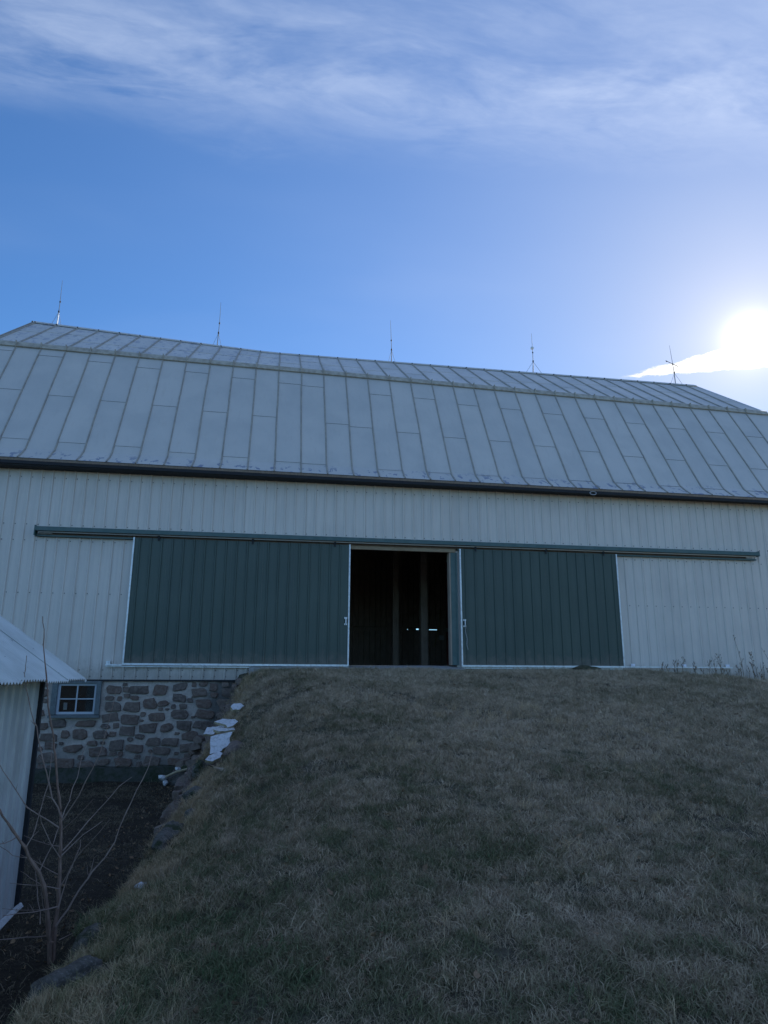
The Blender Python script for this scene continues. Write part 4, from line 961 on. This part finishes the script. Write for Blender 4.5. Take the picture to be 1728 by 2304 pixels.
def scatter(name, pts, scales, rots, coll, label, rough_tilt=.35):
    ok = np.ones(len(pts), bool)
    for bx_, by_, ba_, bb_, br_ in BOULD:
        if by_ > -.2: continue
        ddx, ddy = pts[:, 0]-bx_, pts[:, 1]-by_; u_ = ddx*math.cos(br_)+ddy*math.sin(br_); v_ = -ddx*math.sin(br_)+ddy*math.cos(br_); ok &= (u_/(ba_*1.0+.03))**2+((v_+(.10 if by_ < -9 else 0))/(bb_*1.0+.06))**2 > 1
    pts, scales, rots = pts[ok], scales[ok], rots[ok]
    me = bpy.data.meshes.new(name); me.from_pydata(pts.tolist(), [], [])
    a = me.attributes.new('sc', 'FLOAT', 'POINT'); a.data.foreach_set('value', scales.astype(np.float32))
    a = me.attributes.new('rt', 'FLOAT_VECTOR', 'POINT'); a.data.foreach_set('vector', rots.astype(np.float32).ravel())
    o = put(name, me, None, None, label, None, None, 'stuff'); ng = bpy.data.node_groups.new(name, 'GeometryNodeTree')
    ng.interface.new_socket('Geometry', in_out='INPUT', socket_type='NodeSocketGeometry'); ng.interface.new_socket('Geometry', in_out='OUTPUT', socket_type='NodeSocketGeometry')
    N = ng.nodes; Lk = ng.links; gi = N.new('NodeGroupInput'); go = N.new('NodeGroupOutput'); ip = N.new('GeometryNodeInstanceOnPoints'); ci = N.new('GeometryNodeCollectionInfo')
    ci.inputs['Collection'].default_value = coll; ci.inputs['Separate Children'].default_value = True; ci.inputs['Reset Children'].default_value = True
    s = N.new('GeometryNodeInputNamedAttribute'); s.data_type = 'FLOAT'; s.inputs[0].default_value = 'sc'; r = N.new('GeometryNodeInputNamedAttribute'); r.data_type = 'FLOAT_VECTOR'; r.inputs[0].default_value = 'rt'
    Lk.new(gi.outputs[0], ip.inputs['Points']); Lk.new(ci.outputs[0], ip.inputs['Instance']); ip.inputs['Pick Instance'].default_value = True
    Lk.new(s.outputs[0], ip.inputs['Scale']); Lk.new(r.outputs[0], ip.inputs['Rotation']); Lk.new(ip.outputs[0], go.inputs[0])
    md = o.modifiers.new('scatter', 'NODES'); md.node_group = ng; return o
def pts_on(x, y): return np.stack([x, y, height(x, y)], 1)
# turf on the bank, denser near the camera
N_ = 330000; x = RNG.uniform(-1.4, 15.5, N_); y = RNG.uniform(-15.6, -.12, N_)
d = np.hypot(x, y+16.8); az = np.degrees(np.arctan2(x, y+16.8))
keep = (x > np.interp(y, EY, EX)-.02) & ~((y > -3.6) & (x < np.interp(y, EY, EX)+.22)) & (az < 44) & (az > -42) & (RNG.random(N_) < np.clip(5.0/d, .28, 1)) & ~((y > -.36) & (x > -.75) & (x < 4.8))
x, y = x[keep], y[keep]; n = len(x)
patch = np.clip(.5+.35*fnoise(x, y, 1.6, 7)/1.75+.35*fnoise(x*1.3+y*.4, y-.5*x, 5.2, 3)/1.75, 0, 1)
keep = RNG.random(n) < .25+.75*patch**1.3; x, y, patch = x[keep], y[keep], patch[keep]; n = len(x)
dd = np.hypot(x, y+16.8)
sc = (.65+.6*RNG.random(n))*(.75+.55*patch)*np.clip(.75+dd/28, .8, 1.4); rot = np.stack([RNG.normal(0, .25, n), RNG.normal(0, .25, n), RNG.uniform(0, 6.28, n)], 1)
print('turf', n); scatter('turf_grass', pts_on(x, y), sc, rot, short, 'short mown winter grass, part dry and part green, covering the bank')
# long dry grass at the bank edge, against the wall and in scattered clumps
A = []
t = RNG.uniform(-14.2, -.2, 5200); A.append(np.stack([np.interp(t, EY, EX)+np.abs(RNG.normal(0, .33, 5200))-.02, t], 1))
A.append(np.stack([RNG.uniform(8.8, 15.2, 1500), -np.abs(RNG.normal(0, .35, 1500))-.08], 1))
cx_ = RNG.uniform(-1, 6, 70); cy_ = RNG.uniform(-14.5, -6, 70)
for a_, b_ in zip(cx_, cy_): k = RNG.integers(3, 14); A.append(np.stack([a_+RNG.normal(0, .16, k), b_+RNG.normal(0, .16, k)], 1))
A.append(np.stack([RNG.uniform(-.6, 4.8, 260), RNG.uniform(-.50, -.36, 260)], 1))
A = np.concatenate(A); A = A[(A[:, 0] > np.interp(A[:, 1], EY, EX)-.05) & ~((A[:, 1] > -3.4) & (A[:, 0] < np.interp(A[:, 1], EY, EX)+.22) & (RNG.random(len(A)) < .75))]; n = len(A)
sc = RNG.uniform(.35, .95, n)*np.where(A[:, 0] > 4.9, .8, 1); sc[-260:] *= .4; sc = np.where(A[:, 1] < -9, sc*.75, sc); sc = np.where((A[:, 0] > 8) & (A[:, 1] > -1.2), sc*.55, sc)
rot = np.stack([RNG.normal(0, .3, n), RNG.normal(0, .3, n), RNG.uniform(0, 6.28, n)], 1)
scatter('long_grass', pts_on(A[:, 0], A[:, 1]), sc, rot, tall, 'longer dry tan grass fringing the stones and the barn wall')
x = RNG.uniform(-6, -1.1, 30000); y = RNG.uniform(-15, -.1, 30000); keep = (x < np.interp(y, EY, EX)-.15) & ((x > -2.3) | (y > -9)); x, y = x[keep], y[keep]
pt = fnoise(x, y, 1.2, 3); keep = RNG.random(len(x)) < np.clip(.45+.4*pt, .08, 1); x, y = x[keep], y[keep]; n = len(x)
rot = np.stack([RNG.normal(0, .2, n), RNG.normal(0, .2, n), RNG.uniform(0, 6.28, n)], 1)
scatter('yard_litter', pts_on(x, y), RNG.uniform(.5, 1.3, n), rot, litter, 'sparse dead grass and litter on the dark yard soil')
def leaf(i):
    r_ = random.Random(70+i); m = MB(); L = .035
    v = [(0, -L, .004), (L*.45, -L*.3, .012), (L*.5, L*.3, .006), (0, L, .016), (-L*.5, L*.3, .010), (-L*.45, -L*.3, .003), (0, 0, .0)]
    m.add(v, [(0, 1, 6), (1, 2, 6), (2, 3, 6), (3, 4, 6), (4, 5, 6), (5, 0, 6)]); return bpy.data.objects.new('dead_leaf', m.mesh('dead_leaf', ['dead leaf']))
mat('dead leaf', (.25, .17, .10), .8, 0, .3, lambda gg, b: gg.put(b.inputs['Base Color'], gg.mix(objrand(gg), (.38, .25, .14, 1), (.18, .11, .07, 1))))
lc = bpy.data.collections.new('dead leaves')
for i in range(2): lc.objects.link(leaf(i))
x = np.concatenate([RNG.uniform(-1.1, 9, 1100), RNG.uniform(-2.2, -1.1, 500)]); y = np.concatenate([RNG.uniform(-14.5, -.4, 1100), RNG.uniform(-14.5, -.2, 500)]); n = len(x)
q = pts_on(x, y); q[:, 2] += np.where(x > -1.1, .030, .004)
scatter('fallen_leaves', q, RNG.uniform(.4, 1.0, n), np.stack([RNG.normal(0, .5, n), RNG.normal(0, .5, n), RNG.uniform(0, 6.28, n)], 1), lc, 'small brown fallen leaves scattered over turf and yard')
print('stones', count)
